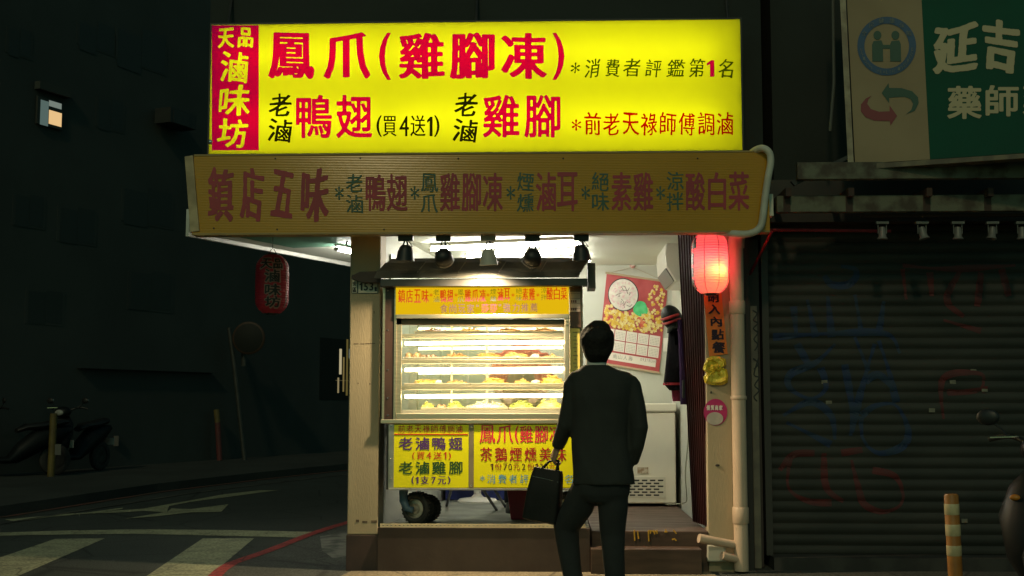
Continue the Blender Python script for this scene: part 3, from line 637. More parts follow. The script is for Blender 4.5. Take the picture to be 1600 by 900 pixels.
# ================================================================= lights of the room
tube_m = emit('fluorescent_tube', (1, .97, .84), 76)
def lamp(a, b, label):
    a, b = Vector(a), Vector(b); o = thing('fluorescent_lamp', label, 'ceiling light', (a+b)/2, 'fluorescent ceiling lamps')
    MB().tube([a, b], .016, n=12).build('tube', tube_m, o, smooth=True)
    d = (b-a).normalized(); s = Vector((0, 0, 1)).cross(d).normalized()*.03
    z_ = Vector((0, 0, .022))
    MB().extr([a-s+z_, b-s+z_, b+s+z_, a+s+z_], (0, 0, ZC-a.z-.023)).build('housing', WHITE, o, bevel=.004)
    for e, k in ((a, -1), (b, 1)): MB().tube([e, e+d*k*.02], .018, n=12).build('end_cap', WHITE, o)
lamp(G(674, 389.5, ZC-.05), G(908, 379, ZC-.05), 'bright ceiling tube nearest the shop front, above the track spots')
lamp(G(730, 400, ZC-.05), G(910, 393, ZC-.05), 'bright ceiling tube between the front tube and the rearmost tube')
lamp(G(726, 411, ZC-.05), G(922, 406, ZC-.05), 'bright ceiling tube farthest back, just above the tiled cart roof')
a = G(527, 389, ZC-.05); lamp(a, a+KD*1.1, 'bright tube under the outside soffit behind the cream pillar')
# hook under the soffit
tag(MB().tube(smooth_path([P(549, 372, .6), P(553, 379, .6), P(550, 384, .6), P(544, 384, .6), P(541, 380, .6), P(543, 377, .6)], 4), .006, n=8).build('ceiling_hook', BLK, loc=P(549, 372, .6)), 'small dark open hook under the soffit beside the pillar', 'hook')

# ================================================================= track spots
YT = -.2
rl = thing('track_rail', 'black lighting rail fixed under the fascia edge', 'light rail', P(763, 361, YT))
a, b = P(596, 362, YT), P(931, 362, YT)
MB().box(a.x, b.x, YT-.018, YT+.018, a.z-.01, ZC-.001-.1).build('rail', BLK, rl); MB().box(a.x+.2, b.x-.2, YT-.008, YT+.008, ZC-.10, ZC).build('rail_fixing', BLK, rl)
heads = [(634, 'down', 'black bell shaped track spot hanging at the left end of the rail'), (693, 'back', 'round backed black track spot between the left end one and the lit one'), (763, 'lit', 'lit track spot with pale shade in the middle of the rail'), (832, 'back', 'round backed black track spot right of the lit one'), (908, 'down', 'black track spot with looping wires at the right end of the rail')]
for px, kind, lab in heads:
    a = P(px, 366, YT); h = thing('track_spot', lab, 'spotlight', a, 'track spots over the cart')
    shade = BLK if kind != 'lit' else mat('pale_shade', (.5, .46, .4), rough=.5)
    MB().box(a.x-.055, a.x+.055, YT-.024, YT+.024, a.z-.05, a.z).build('adapter', BLK if kind != 'lit' else mat('grey_adapter', (.35, .33, .28), rough=.6), h, bevel=.004)
    zc = P(px, {'down': 394, 'back': 401, 'lit': 401}[kind], YT).z
    yk = MB()
    for s in (-1, 1): yk.tube(smooth_path([(a.x+s*.008, YT, a.z-.05), (a.x+s*.02, YT, a.z-.09), (a.x+s*.03, YT, zc+.03)]), .006, n=8)
    yk.build('yoke', BLK, h)
    wr = smooth_path([(a.x+.02, YT-.01, a.z-.05), (a.x+.05, YT-.02, a.z-.09), (a.x+.04, YT, zc+.04)]); MB().tube(wr, .003, n=6).build('wire', BLK, h)
    c = Vector((a.x, YT, zc))
    if kind == 'back':
        ax = Vector((.1 if px < 760 else -.15, .75, -.5)).normalized()
        MB().lathe([(.004, -.055), (.035, -.05), (.056, -.03), (.066, 0), (.066, .03), (.07, .034), (.07, .05), (.062, .052), (.055, .03)], c, ax, 26).build('lamp_head', shade, h, smooth=True)
    else:
        ax = Vector((-.08 if px < 700 else .05, .12, -1)).normalized()
        MB().lathe([(.004, -.055), (.03, -.052), (.045, -.035), (.058, .0), (.064, .045), (.07, .06), (.066, .062), (.055, .04)], c, ax, 26, caps=False).build('lamp_head', shade, h, smooth=True)
        if kind == 'lit':
            lp = emit('spot_bulb', (1, .86, .62), 30)
            MB().lathe([(.05, .048), (.001, .052)], c, ax, 20, caps=False).build('bulb', lp, h)
            ld = bpy.data.lights.new('spot_light', 'SPOT'); ld.energy = 235; ld.color = (1, .76, .44); ld.spot_size = R(165); ld.spot_blend = .55; ld.shadow_soft_size = .035
            lo = bpy.data.objects.new('spot_light', ld); COL.objects.link(lo); lo.parent = h
            lo.location = c+ax*.075-ORG[h]; lo.rotation_euler = (-Vector((-.12, -.10, -1))).to_track_quat('Z', 'Y').to_euler()
        else:
            MB().lathe([(.056, .036), (.001, .03)], c, ax, 20, caps=False).build('bulb', mat('unlit_bulb', (.5, .5, .45), rough=.2), h)

# ================================================================= lanterns
def lantern(px0, px1, py0, py1, y, lit, name, label, text):
    a, b = P((px0+px1)/2, py0, y), P((px0+px1)/2, py1, y)
    rr = (P(px1, (py0+py1)/2, y).x-P(px0, (py0+py1)/2, y).x)/2; H = a.z-b.z; c = Vector((a.x, y, b.z))
    o = thing(name, label, 'lantern', (c.x, y, b.z), 'paper lanterns')
    def rad(t):
        e = abs(2*t-1); return rr*(1-.46*max(0, (e-.55)/.45)**2.3-.05*e*e)
    prf = []; nr = 24
    for i in range(nr):
        t0, t1 = i/nr, (i+1)/nr
        for k in range(4):
            t = t0+(t1-t0)*k/4; prf.append((rad(t)-.0035*abs(math.sin(math.pi*k/4)-1)*.9, t*H))
    prf.append((rad(1), H))
    paper = sheet('lit_lantern_paper', (.95, .24, .27), tint=(1, .12, .09), k=.07, gl=.015) if lit else mat('red_lantern_paper', (.48, .014, .035), (.4, .012, .03), sc=8, rough=.5)
    MB().lathe(prf, c, 'z', 48, caps=False).build('paper_shade', paper, o, smooth=True)
    for z_ in (0, H): MB().lathe([(rad(0)*.62, -.012), (rad(0)*.64, .012)], c+Vector((0, 0, z_)), 'z', 24).build('rim', BLK, o)
    MB().lathe([(rad(0)*.6, 0), (rad(0)*.98, .004), (rad(0)*.98, .0), (rad(0)*.6, -.002)], c+Vector((0, 0, .0)), 'z', 24, caps=False).build('bottom_ring', BLK, o)
    wr = MB()
    for s in (-1, 1): wr.tube([c+Vector((s*rad(0)*.6, 0, H)), c+Vector((s*.01, 0, H+.05))], .003, n=6)
    wr.tube([c+Vector((0, 0, H+.05)), Vector((c.x, y, ZC if not lit else H+b.z+.03))], .003, n=6); wr.build('hanger', BLK, o)
    if text:
        pieces, m, rot = text
        def wrap(arr):
            q = onplane(arr, (0, y, 0), (0, 1, 0)); u = (q[:, 0]-c.x)/rr+rot; zz2 = q[:, 2]-c.z
            rdd = np.array([rad(min(max(t, 0), 1)) for t in zz2/H])+.002
            th_ = np.arcsin(np.clip(u-rot, -.99, .99))*.0+u*1.02
            return np.stack([c.x+rdd*np.sin(th_), y-rdd*np.cos(th_), q[:, 2]], 1)
        for pc, mm, kw in zip(pieces, m, [dict(bold=1.5, boldy=1.4), dict(bold=.7, boldy=.4)]):
            polymesh('lettering', letters(pc, brush=.8, run=4, SS=3.5, **kw), (lambda off: (lambda arr: wrap(arr)+np.array([[0, -off, 0]])))(.0015 if mm is BLK else 0), mm, o)
    if lit:
        rib = MB()
        for k in range(8):
            an = 2*math.pi*k/8+.35
            rib.tube([c+Vector((math.sin(an)*(rad(t/12)+.001), -math.cos(an)*(rad(t/12)+.001), t/12*H)) for t in range(13)], .0022, n=6)
        rib.build('seam', mat('pink_seam', (.5, .05, .2), rough=.6), o)
        bc = c+Vector((.035, -.062, .165))
        MB().ell(c+Vector((.035, -.055, .165)), (.012, .012, .016), 16, 12).build('bulb', emit('lantern_bulb', (1, .8, .2), 6), o, smooth=True)
        MB().tube([c+Vector((.035, -.055, .18)), c+Vector((.01, -.01, H))], .003, n=6).build('lamp_flex', BLK, o)
        for nm, en, cl_, off, sz in (('lantern_bulb_light', 1.5, (1, .82, .12), Vector((.0, -.012, 0)), .012), ('lantern_fill_light', 2.0, (1, .38, .5), Vector((-.035, .062, .06)), .04)):  # second, pink light is an added fill inside the shade
            ld = bpy.data.lights.new(nm, 'POINT'); ld.energy = en; ld.color = cl_; ld.shadow_soft_size = sz
            lo = bpy.data.objects.new(nm, ld); COL.objects.link(lo); lo.parent = o; lo.location = bc+off-ORG[o]
    fr_ = MB(); an0 = -1.25 if lit else 1.18
    for i in range(34):
        t = .1+.8*i/33; rdd = rad(t)+.002
        fr_.ell(c+Vector((math.sin(an0)*rdd, -math.cos(an0)*rdd, t*H)), (.004, .004, .0035), 6, 4)
    fr_.build('lacing', mat('white_thread', (.75, .7, .68), rough=.7), o)
    return o
pc = [('天', (412, 406, 431, 422)), ('品', (433, 406, 448, 422)), ('滷', (420, 423, 443, 443)), ('味', (420, 446, 444, 464)), ('坊', (420, 465, 444, 482))]
grow = [(s, (a-1.5, b-1.5, c+1.5, d+1.5)) for s, (a, b, c, d) in pc]
lantern(400, 452, 399, 490, .55, False, 'paper_lantern', 'unlit dark red paper lantern with black characters hanging from the left soffit', ((grow, pc), (mat('pale_outline', (.36, .2, .17), rough=.7), BLK), .0))
pc2 = [('品', (1081, 373, 1095, 390)), ('滷', (1070, 395, 1090, 415)), ('味', (1070, 417, 1090, 435)), ('坊', (1070, 436, 1090, 453))]
lantern(1080, 1138, 363, 459, -.05, True, 'paper_lantern', 'glowing pink lit paper lantern hanging in front of the drain pipe', ((pc2, pc2), (BLK, BLK), -.42))

# ================================================================= jamb notices
nt_ = thing('notice_strip', 'tilted orange paper strip with black characters below the lit lantern', 'notice', P(1115, 555, .15))
MB().extr([P(1099, 455, .154), P(1127, 455, .154), P(1137, 553, .150), P(1108, 557, .150)], (0, .003, 0)).build('paper', mat('orange_paper', (.80, .23, .04), (.7, .19, .035), sc=5, rough=.7), nt_)
fnn = lambda a: onplane(a, (0, .1475, 0), (0, 1, 0))
lettering(nt_, [('請', (1105, 450, 1124, 472)), ('入', (1107, 476, 1126, 491)), ('內', (1110, 495, 1128, 510)), ('點', (1111, 514, 1131, 531)), ('餐', (1113, 534, 1134, 552))], 0, mat('ink', (.02, .012, .03), rough=.8), fn=fnn, bold=.9, boldy=.5, brush=.9)
gd = thing('gold_plaque', 'crinkled shiny gold paper ornament under the orange notice', 'ornament', P(1118, 602, .15))
def blob(pts, y0, dep, name, m, par, wob):
    mb = MB(); rings = []
    cx = sum(p[0] for p in pts)/len(pts); cyy = sum(p[1] for p in pts)/len(pts)
    for k, (s, d) in enumerate(((1, 0), (.98, -dep*.5), (.8, -dep), (.55, -dep*.6), (.3, -dep*1.1), (.02, -dep*.9))):
        rings.append([P(cx+(x-cx)*s, cyy+(yy-cyy)*s, y0+d+wob*(.5-random.random())*(1 if k > 1 else 0)) for x, yy in pts])
    return mb.loft(rings).build(name, m, par)
gp = [(1104,560),(1112,556),(1125,557),(1134,561),(1135,570),(1128,574),(1136,577),(1138,588),(1137,598),(1128,602),(1112,602),(1101,599),(1099,589),(1103,583),(1098,577),(1100,569)]
blob(gp, .15, .03, 'gold_relief', mat('gold_foil', (.85, .70, .07), (.6, .45, .04), sc=30, rough=.25, metal=.15, bump=.9, bsc=60), gd, .03)
sk = thing('round_sticker', 'round pink shop sticker with pale oval on the right jamb', 'sticker', P(1118, 645, .15))
MB().extr([P(x, y, .158) for x, y in circ(1118, 644, 18.5, 21, 32)], (0, .0015, 0)).build('backing', mat('pink_sticker', (.48, .02, .15), (.4, .015, .12), sc=4, rough=.3), sk)
MB().extr([P(x, y, .156) for x, y in circ(1117, 654, 13, 10, 28)], (0, .0012, 0)).build('pale_oval', mat('grey_print', (.5, .46, .42), (.4, .37, .34), sc=20, rough=.4), sk)
lettering(sk, row('優質商家', 1104, 633, 1129, 641), .1555, mat('white_print', (.7, .65, .62), rough=.5), bold=.25, SS=4)
MB().ell(P(1111, 613, .158), (.006, .006, .01), 8, 6).build('jamb_knob', DARKMETAL, shop); MB().ell(P(1121, 727, .158), (.016, .01, .008), 10, 6).build('jamb_knob', DARKMETAL, shop)
# street number plate on the pillar
hn = thing('house_number', 'green and white house number plate reading 153 on the cream pillar', 'sign', P(570, 459, .098))
MB().pbox((549.5, 429), (590.5, 458.5), .094, .006).build('plate', mat('plate_dark', (.05, .07, .06), rough=.4), hn)
pw = mat('plate_white', (.62, .58, .48), (.54, .5, .42), sc=8, rough=.4)
MB().pbox((550.5, 430), (557.5, 457.5), .0925, .0014).build('district_panel', pw, hn); MB().pbox((560, 439), (589.5, 457.5), .0925, .0014).build('number_panel', pw, hn)
lettering(hn, [('大', (551, 431, 557, 437.5)), ('安', (551, 440, 557, 447)), ('區', (551, 449, 557, 456.5))], .0915, BLK, bold=.2, SS=5)
lettering(hn, [('1', (561.5, 441.5, 566.5, 454)), ('5', (568.5, 441.5, 575, 454)), ('3', (577, 441.5, 583.5, 454)), ('號', (585, 448, 589, 455))], .0915, BLK, bold=.5, boldy=.3, SS=5)
lettering(hn, [('延', (562, 431.5, 568.5, 437.5))], .0925, pw, bold=.15, SS=5)

# ================================================================= food cart
def veiled_pane(N, L):  # translucent share put into the pane imitates a veil of LED glow
    a = N('ShaderNodeBsdfTransparent', i0=(1, 1, 1, 1)); t = N('ShaderNodeBsdfTranslucent', i0=(1, .93, .72, 1)); g = N('ShaderNodeBsdfGlossy', i1=.05)
    x = N('ShaderNodeMixShader', i0=.016); L(a, x, 1); L(t, x, 2); y = N('ShaderNodeMixShader', i0=.04); L(x, y, 1); L(g, y, 2); return y
cart = thing('food_cart', 'steel glass fronted food cart with tiled roof and yellow price signs', 'food cart', (-.55, .4, ZF))
YC = .075; wood_d = mat('dark_brown_wood', (.075, .04, .032), (.05, .028, .022), sc=3, rough=.4, stretch=(8, 8, 1))
def X(px, y=YC): return P(px, 500, y).x
def Z(py, y=YC): return P(800, py, y).z
XL, XR = X(599), X(911)
# posts
MB().pbox((600, 448), (618, 656), YC, .03).build('post', wood_d, cart, bevel=.003)
pf = MB(); pf.pbox((598.5, 448), (600, 656), YC-.004, .04); pf.pbox((616.5, 448), (618, 656), YC-.004, .04); pf.build('post_edge', STEEL, cart)
for py in (454, 516, 578, 622, 649):
    MB().ell(P(606, py, YC-.001), (.006, .004, .006), 8, 6).build('screw', CHROME, cart)
MB().pbox((618, 497), (626.5, 656), YC+.02, .03).build('stile', STEEL, cart, bevel=.003)
MB().pbox((882, 487), (890, 656), YC-.01, .04).build('stile', STEEL, cart, bevel=.004)
for py in (500, 505): MB().pbox((883, py), (889.5, py+2.5), YC-.02, .009).build('hinge', STEEL, cart, bevel=.002)
MB().pbox((890.5, 447), (908, 512), YC+.02, .03).build('side_panel', mat('brown_panel', (.12, .07, .045), (.09, .05, .035), sc=3, rough=.5), cart)
MB().pbox((890.5, 456), (907, 487), YC+.015, .004).build('price_label', mat('pale_label', (.6, .48, .4), (.52, .41, .35), sc=9, rough=.6), cart)
pl = [(c, r) for yy in (467, 479) for c, r in row('豆腐', 893, yy, 899, yy+4)]
ll = MB()
for yy in (456, 464, 472, 480): ll.pbox((891, yy+2), (906.5, yy+2.4), YC+.0135, .001)
for yy in (469, 481):
    for k in range(3): ll.pbox((892+k*3.2, yy), (894.4+k*3.2, yy+4), YC+.0135, .001)
ll.build('label_print', mat('label_ink', (.1, .05, .05), rough=.7), cart)
MB().pbox((890.5, 513), (906, 592), YC+.02, .02).build('note_board', mat('yellow_note', (.72, .6, .14), (.62, .5, .12), sc=4, rough=.5), cart)
nl = MB()
for k, yy in enumerate(range(519, 588, 6)): nl.pbox((897 if k % 2 else 895, yy), (901 if k % 3 else 903, yy+.7), YC+.0185, .001)
nl.build('note_print', MATS['label_ink'], cart)
MB().box(X(890.5), XR, YC+.052, .62, Z(656), Z(447)).build('end_wall', mat('cream_end', (.55, .48, .36), rough=.6), cart)
# roof of overlapping dark tiles
tile_m = mat('dark_tile', (.085, .083, .072), (.06, .058, .05), sc=5, rough=.55, rough2=.75, bump=.2, bsc=40)
rf = MB(); te = MB(); n_ = 10
za, zb, zc2 = P(0, 437, -.06).z, P(0, 429.5, -.03).z, P(0, 415, .07).z
xl, xr_ = P(590, 430, 0).x, P(908, 430, 0).x; tw = (xr_-xl)/n_; sk_ = .045
for i in range(n_):
    x0_ = xl+i*tw; l = .006 if i % 2 else 0; j = random.uniform(-.003, .003)
    rf.extr([(x0_-sk_*.4, -.065, za), (x0_+tw-sk_*.4-.002, -.065, za), (x0_+tw-.002, -.03, zb+.012), (x0_, -.03, zb+.012)], (0, .012, .012))
    rf.extr([(x0_, -.036-l, zb), (x0_+tw-.003, -.036-l, zb+j), (x0_+tw+sk_-.003, .07, zc2+l*1.5+j), (x0_+sk_, .07, zc2+l*1.5)], (0, .014, .012))
    te.extr([(x0_+tw-.003, -.038-l, zb+.002), (x0_+tw+.001, -.038-l, zb+.002), (x0_+tw+sk_+.001, .068, zc2+l), (x0_+tw+sk_-.003, .068, zc2+l)], (0, .012, .010))
    rf.extr([(x0_+sk_, .075, zc2-.004), (x0_+tw+sk_-.003, .075, zc2-.004), (x0_+tw+sk_*1.8, .20, zc2+.05), (x0_+sk_*1.8, .20, zc2+.05)], (0, .012, .01))
te.build('tile_edge_highlights', mat('tile_edge', (.22, .2, .17), rough=.6), cart)  # paler strips colour in the light caught along the tile seams
rf.build('roof_tiles', tile_m, cart)
MB().pbox((594, 436), (918, 446.5), -.05, .11).build('eave_board', mat('dark_eave', (.05, .05, .05), (.035, .035, .035), sc=5, rough=.35), cart, bevel=.004)
MB().extr([P(549, 431, .0), P(562, 424.5, .0), P(596, 423.5, .0), P(596, 441, .0), P(566, 441, .0), P(549, 435, .0)], (0, .09, 0)).build('eave_end', mat('eave_brown', (.045, .028, .022), (.03, .02, .017), sc=5, rough=.6), cart)
MB().extr([P(918, 411, -.02), P(930, 411, -.02), P(931, 450, -.02), P(919, 450, -.02)], (0, .28, 0)).build('eave_end', tile_m, cart)
MB().box(X(600), X(908), .03, .62, P(0, 446, -.05).z-.004, P(0, 440, -.05).z-.004).build('roof_board', mat('roof_under', (.1, .07, .05), rough=.7), cart)
# upper sign of the cart
MB().pbox((618.5, 447.5), (889, 491), YC-.012, .03).build('header_sign', shader('header_yellow', lambda N, L: header(N, L)) if False else emit('header_glow', (.98, .60, .006), .78), cart)
PK = sheet('header_pink_film', (.9, .16, .6), film=True); GY = sheet('header_grey_film', (.42, .5, .9), film=True); PR = sheet('header_purple_film', (.32, .2, .5), film=True)
hp = row('鎮店五味', 622, 452, 670, 473, .9)+row('鴨翅', 688, 452, 708, 472, .9)+row('雞爪凍', 726, 452, 759, 471.5, .9)+row('滷耳', 777, 450, 797, 470, .9)+row('素雞', 816, 450, 836, 469.5, .9)+row('酸白菜', 854, 449, 886, 468.5, .9)
lettering(cart, hp, YC-.0145, PK, bold=.25, boldy=.1, SS=4)
hg = []
for a_, b_, x_, y_ in (('老', '滷', 677, 452), ('鳳', '爪', 715, 452), ('煙', '燻', 766, 451), ('絕', '味', 806, 450), ('涼', '拌', 845, 449)): hg += [(a_, (x_, y_, x_+9.5, y_+9)), (b_, (x_, y_+10.5, x_+9.5, y_+20))]
lettering(cart, hg, YC-.0145, GY, bold=.1, SS=4)
lettering(cart, [('*', (x_, 458, x_+5, 464)) for x_ in (671, 710, 760, 799, 838)], YC-.0145, PK, bold=.2, SS=4)
lettering(cart, row('食尚玩家', 688, 475, 741, 489, .82)+row('強力推薦', 786, 473.5, 840, 487.5, .82)+[('"', (744, 476, 748, 480)), ('"', (779, 475, 783, 479))], YC-.0145, PR, bold=.12, SS=4)
lettering(cart, row('莎莎', 752, 474.5, 777, 488.5, .9), YC-.0145, PK, bold=.12, SS=4)
MB().pbox((619, 491.3), (889, 497), YC-.016, .05).build('steel_rail', STEEL, cart, bevel=.003)
MB().extr([P(620, 498, YC+.02), P(882, 499, YC+.02), P(882, 511, YC+.02), P(620, 507, YC+.02)], (0, .05, 0)).build('shade_bar', mat('bar_brown', (.16, .115, .06), (.1, .075, .04), sc=3, rough=.5), cart)
# showcase interior
YS0, YS1 = YC+.03, .60
inn_m = mat('showcase_white', (.62, .6, .5), rough=.35)
MB().box(X(600)+.05, X(600)+.06, YS0+.03, YS1, Z(656), Z(447)-.02).build('end_wall', inn_m, cart)
glb = glass('back_glass', .10, (.97, .97, .94))
MB().box(X(626), X(882), YS1, YS1+.004, Z(650), Z(500)).build('rear_glass', glb, cart)
for px in (697, 755): MB().box(X(px)-.008, X(px)+.008, YS1-.006, YS1-.001, Z(650), Z(500)).build('rear_mullion', STEEL, cart)
led = emit('led_strip', (1, .80, .40), 34)
shelf_rows = [(522, 528, 531.5), (562, 568, 573), (603, 609, 614.5)]
MB().tube([P(633, 503, YS0+.06), P(881, 503, YS0+.06)], .010, n=10).build('led_tube', led, cart, smooth=True)  # unseen extra tube added behind the shade bar to brighten the top shelf
for e0, e1, lz in shelf_rows:
    MB().pbox((627, e0), (881.5, e1), YS0+.01, .014).build('shelf_edge', STEEL, cart, bevel=.002)
    MB().box(X(627), X(881.5), YS0+.025, YS1-.01, Z(e0)-.012, Z(e0)-.006).build('shelf', mat('shelf_white', (.66, .62, .5), rough=.3), cart)
    a, b = P(633, lz+5, YS0+.05), P(881, lz+3, YS0+.05)
    MB().tube([a, b], .0125, n=10).build('led_tube', led, cart, smooth=True)
MB().box(X(627), X(881.5), YS0+.012, YS1-.01, Z(656), Z(641)).build('showcase_floor', mat('shelf_white', (0,0,0)), cart)
MB().pbox((619, 646), (889, 655.5), YC+.004, .02).build('base_rail', STEEL, cart, bevel=.003)
MB().pbox((627, 512), (881.5, 645), YC+.012, .004).build('front_glass', shader('front_glass', veiled_pane), cart)
# counter and signs
MB().box(X(596.5), X(913), .060, .66, Z(662, .06), Z(655.5, .06)).build('counter', STEEL, cart, bevel=.004)
MB().box(X(605), X(909), YC+.03, .62, Z(766), Z(663)).build('cabinet', mat('cabinet_dark', (.05, .045, .04), rough=.6), cart)
bt = mat('bolted_edge', (.55, .52, .48), (.42, .4, .36), sc=6, rough=.35, metal=.8)
MB().pbox((607, 663), (615, 764), YC-.002, .03).build('edge_strip', bt, cart, bevel=.003)
MB().pbox((732.5, 663), (740, 763), YC-.003, .03).build('edge_strip', mat('tan_strip', (.38, .3, .2), (.28, .22, .15), sc=6, rough=.4, metal=.5), cart, bevel=.003)
MB().pbox((607, 762.6), (912, 766.5), YC-.004, .05).build('bottom_rail', bt, cart, bevel=.002)
for py in (667, 716, 747): MB().ell(P(611, py, YC-.004), (.008, .006, .008), 10, 6).build('bolt', CHROME, cart, smooth=True)
for py in (667, 759): MB().ell(P(736.5, py, YC-.006), (.008, .006, .008), 10, 6).build('bolt', CHROME, cart, smooth=True)
sy = mat('sign_yellow', (.9, .86, .005), (.86, .78, .005), sc=2, rough=.35)
MB().pbox((615.5, 663.5), (732, 762), YC, .012).build('price_sign', sy, cart); MB().pbox((740.5, 663.5), (911, 762), YC, .012).build('price_sign', sy, cart)
yl = YC-.002
def ink(n, c): return mat('ink_'+n, c, rough=.45)
lettering(cart, row('前老天祿師傅調滷', 622, 664, 723, 676, .86), yl, ink('brick', (.5, .05, .02)), bold=.3)
MB().pbox((616, 678), (731.5, 679.6), yl-.0006, .0012).build('sign_line', ink('red', (.62, .02, .015)), cart)
lettering(cart, row('老滷鴨翅', 623, 683, 723, 703), yl, ink('violet', (.1, .04, .17)), bold=.55, boldy=.4)
lettering(cart, [('(', (644, 706, 648.5, 719))]+[('買', (651, 706, 664, 718)), ('4', (666, 706, 674, 717.5)), ('送', (677, 706, 691, 718)), ('1', (693, 706, 698, 717.5)), (')', (700, 706, 705, 719))], yl, ink('red', (0,0,0)), bold=.3, boldy=.2)
lettering(cart, row('老滷雞腳', 623, 721, 723, 741), yl, ink('green', (.03, .09, .02)), bold=.55, boldy=.4)
lettering(cart, [('(', (643, 744, 647, 757)), ('1', (649, 745, 654, 756)), ('支', (657, 744, 670, 757)), ('7', (674, 745, 681, 756)), ('元', (684, 744, 697, 757)), (')', (699, 744, 704, 757))], yl, ink('violet', (0,0,0)), bold=.35, boldy=.2)
lettering(cart, [('鳳', (749, 664, 774, 692.5)), ('爪', (776, 664, 802, 692.5)), ('(', (804, 665, 811, 693)), ('雞', (812, 665, 833, 692)), ('腳', (835, 665, 856, 692)), ('凍', (858, 665, 879, 692)), (')', (882, 665, 888, 693))], yl, ink('rose', (.72, .03, .06)), bold=.5, boldy=.15)
lettering(cart, row('茶鵝煙燻美味', 750, 699, 885, 721), yl, ink('dark_red', (.4, .012, .015)), bold=.5, boldy=.3)
lettering(cart, [('1', (765.5, 724, 771, 735)), ('7', (786, 724, 793, 735)), ('0', (794, 724, 800, 735)), ('2', (815, 724, 821, 735)), ('1', (836, 724, 841, 735)), ('2', (843, 724, 849, 735)), ('0', (850, 724, 856, 735))], yl, ink('brown', (.12, .04, .01)), bold=.25)
lettering(cart, [('份', (773, 723, 784, 735)), ('元', (802, 723, 812, 735)), ('份', (824, 723, 835, 735)), ('元', (858, 723, 868, 735))], yl, ink('dark_red', (0,0,0)), bold=.15)
lettering(cart, [('*', (750, 743, 757.5, 751))]+[(c, (761+i*17.2, 741.5, 774+i*17.2, 755.5)) for i, c in enumerate('消費者評鑑第')]+[('名', (882, 741.5, 895, 755.5))], yl, ink('blue', (.1, .33, .6)), bold=.15, brush=.6)
lettering(cart, [('1', (871, 742, 877, 755))], yl, ink('red', (0,0,0)), bold=.6)
# wheels
tyre = mat('tyre_rubber', (.022, .021, .02), (.035, .032, .03), sc=8, rough=.75, bump=.3)
for cx, cyy, px_ in ((653, .26, 0), (668, .50, 0), (890, .26, 0), (900, .50, 0)):
    c = P(cx, 794, cyy); rw = c.z-ZF-.007
    M = Matrix.Translation(c) @ Matrix.Rotation(R(-24), 4, 'Z')
    tv = MB(); tv.lathe([(rw*.58, -.045), (rw*.8, -.055), (rw*.95, -.045), (rw, -.02), (rw, .02), (rw*.95, .045), (rw*.8, .055), (rw*.58, .045)], (0, 0, 0), 'y', 36, caps=False)
    for k in range(26):
        an = 2*math.pi*k/26; tv.obox(Matrix.Rotation(an, 4, 'Y') @ Matrix.Translation((0, 0, rw+.001)), .012, .07, .008)
    tv.xf(M); wh = tv.build('wheel', tyre, cart, smooth=True)
    rm = MB().lathe([(.02, -.035), (rw*.3, -.05), (rw*.34, -.03), (rw*.52, -.028), (rw*.6, -.05), (rw*.6, .045), (.02, .045)], (0, 0, 0), 'y', 30).xf(M); rm.build('rim', mat('wheel_rim', (.62, .58, .5), (.4, .33, .25), sc=12, rough=.4, metal=.4), wh, smooth=True)
    if cx in (653, 890):
        fk = MB().tube([M @ Vector(v) for v in ((-.09, -.06, rw+.02), (-.085, -.07, .06), (-.05, -.075, .0), (0, -.07, -.01))], [.034, .032, .028, .024], n=12, flat=.7); fk.build('fork', mat('blue_grey_paint', (.07, .13, .2), (.05, .09, .13), sc=8, rough=.5), wh, smooth=True)
        MB().obox(M @ Matrix.Translation((0, 0, rw+.035)), .26, .12, .012).build('fork_plate', BLK, wh)

# ---------------------------------------------------------------- trays and food on the shelves
tray_m = mat('white_tray', (.74, .7, .6), rough=.3)
def tray(px0, px1, py, label):
    y0 = YS0+.055; a, b = P(px0, py, y0), P(px1, py, y0); o = thing('serving_tray', label, 'tray', ((a.x+b.x)/2, y0+.18, a.z), 'white serving trays')
    zb = a.z
    mb = MB().box(a.x, b.x, y0, y0+.36, zb, zb+.004)
    mb.box(a.x, b.x, y0, y0+.006, zb+.004, zb+.018); mb.box(a.x, b.x, y0+.354, y0+.36, zb+.004, zb+.018)
    mb.box(a.x, a.x+.006, y0+.006, y0+.354, zb+.004, zb+.018); mb.box(b.x-.006, b.x, y0+.006, y0+.354, zb+.004, zb+.018)
    mb.build('dish', tray_m, o); MB().box(a.x-.004, b.x+.004, y0-.006, y0, zb+.013, zb+.018).build('rim', tray_m, o)
    return zb+.004
fc = {}
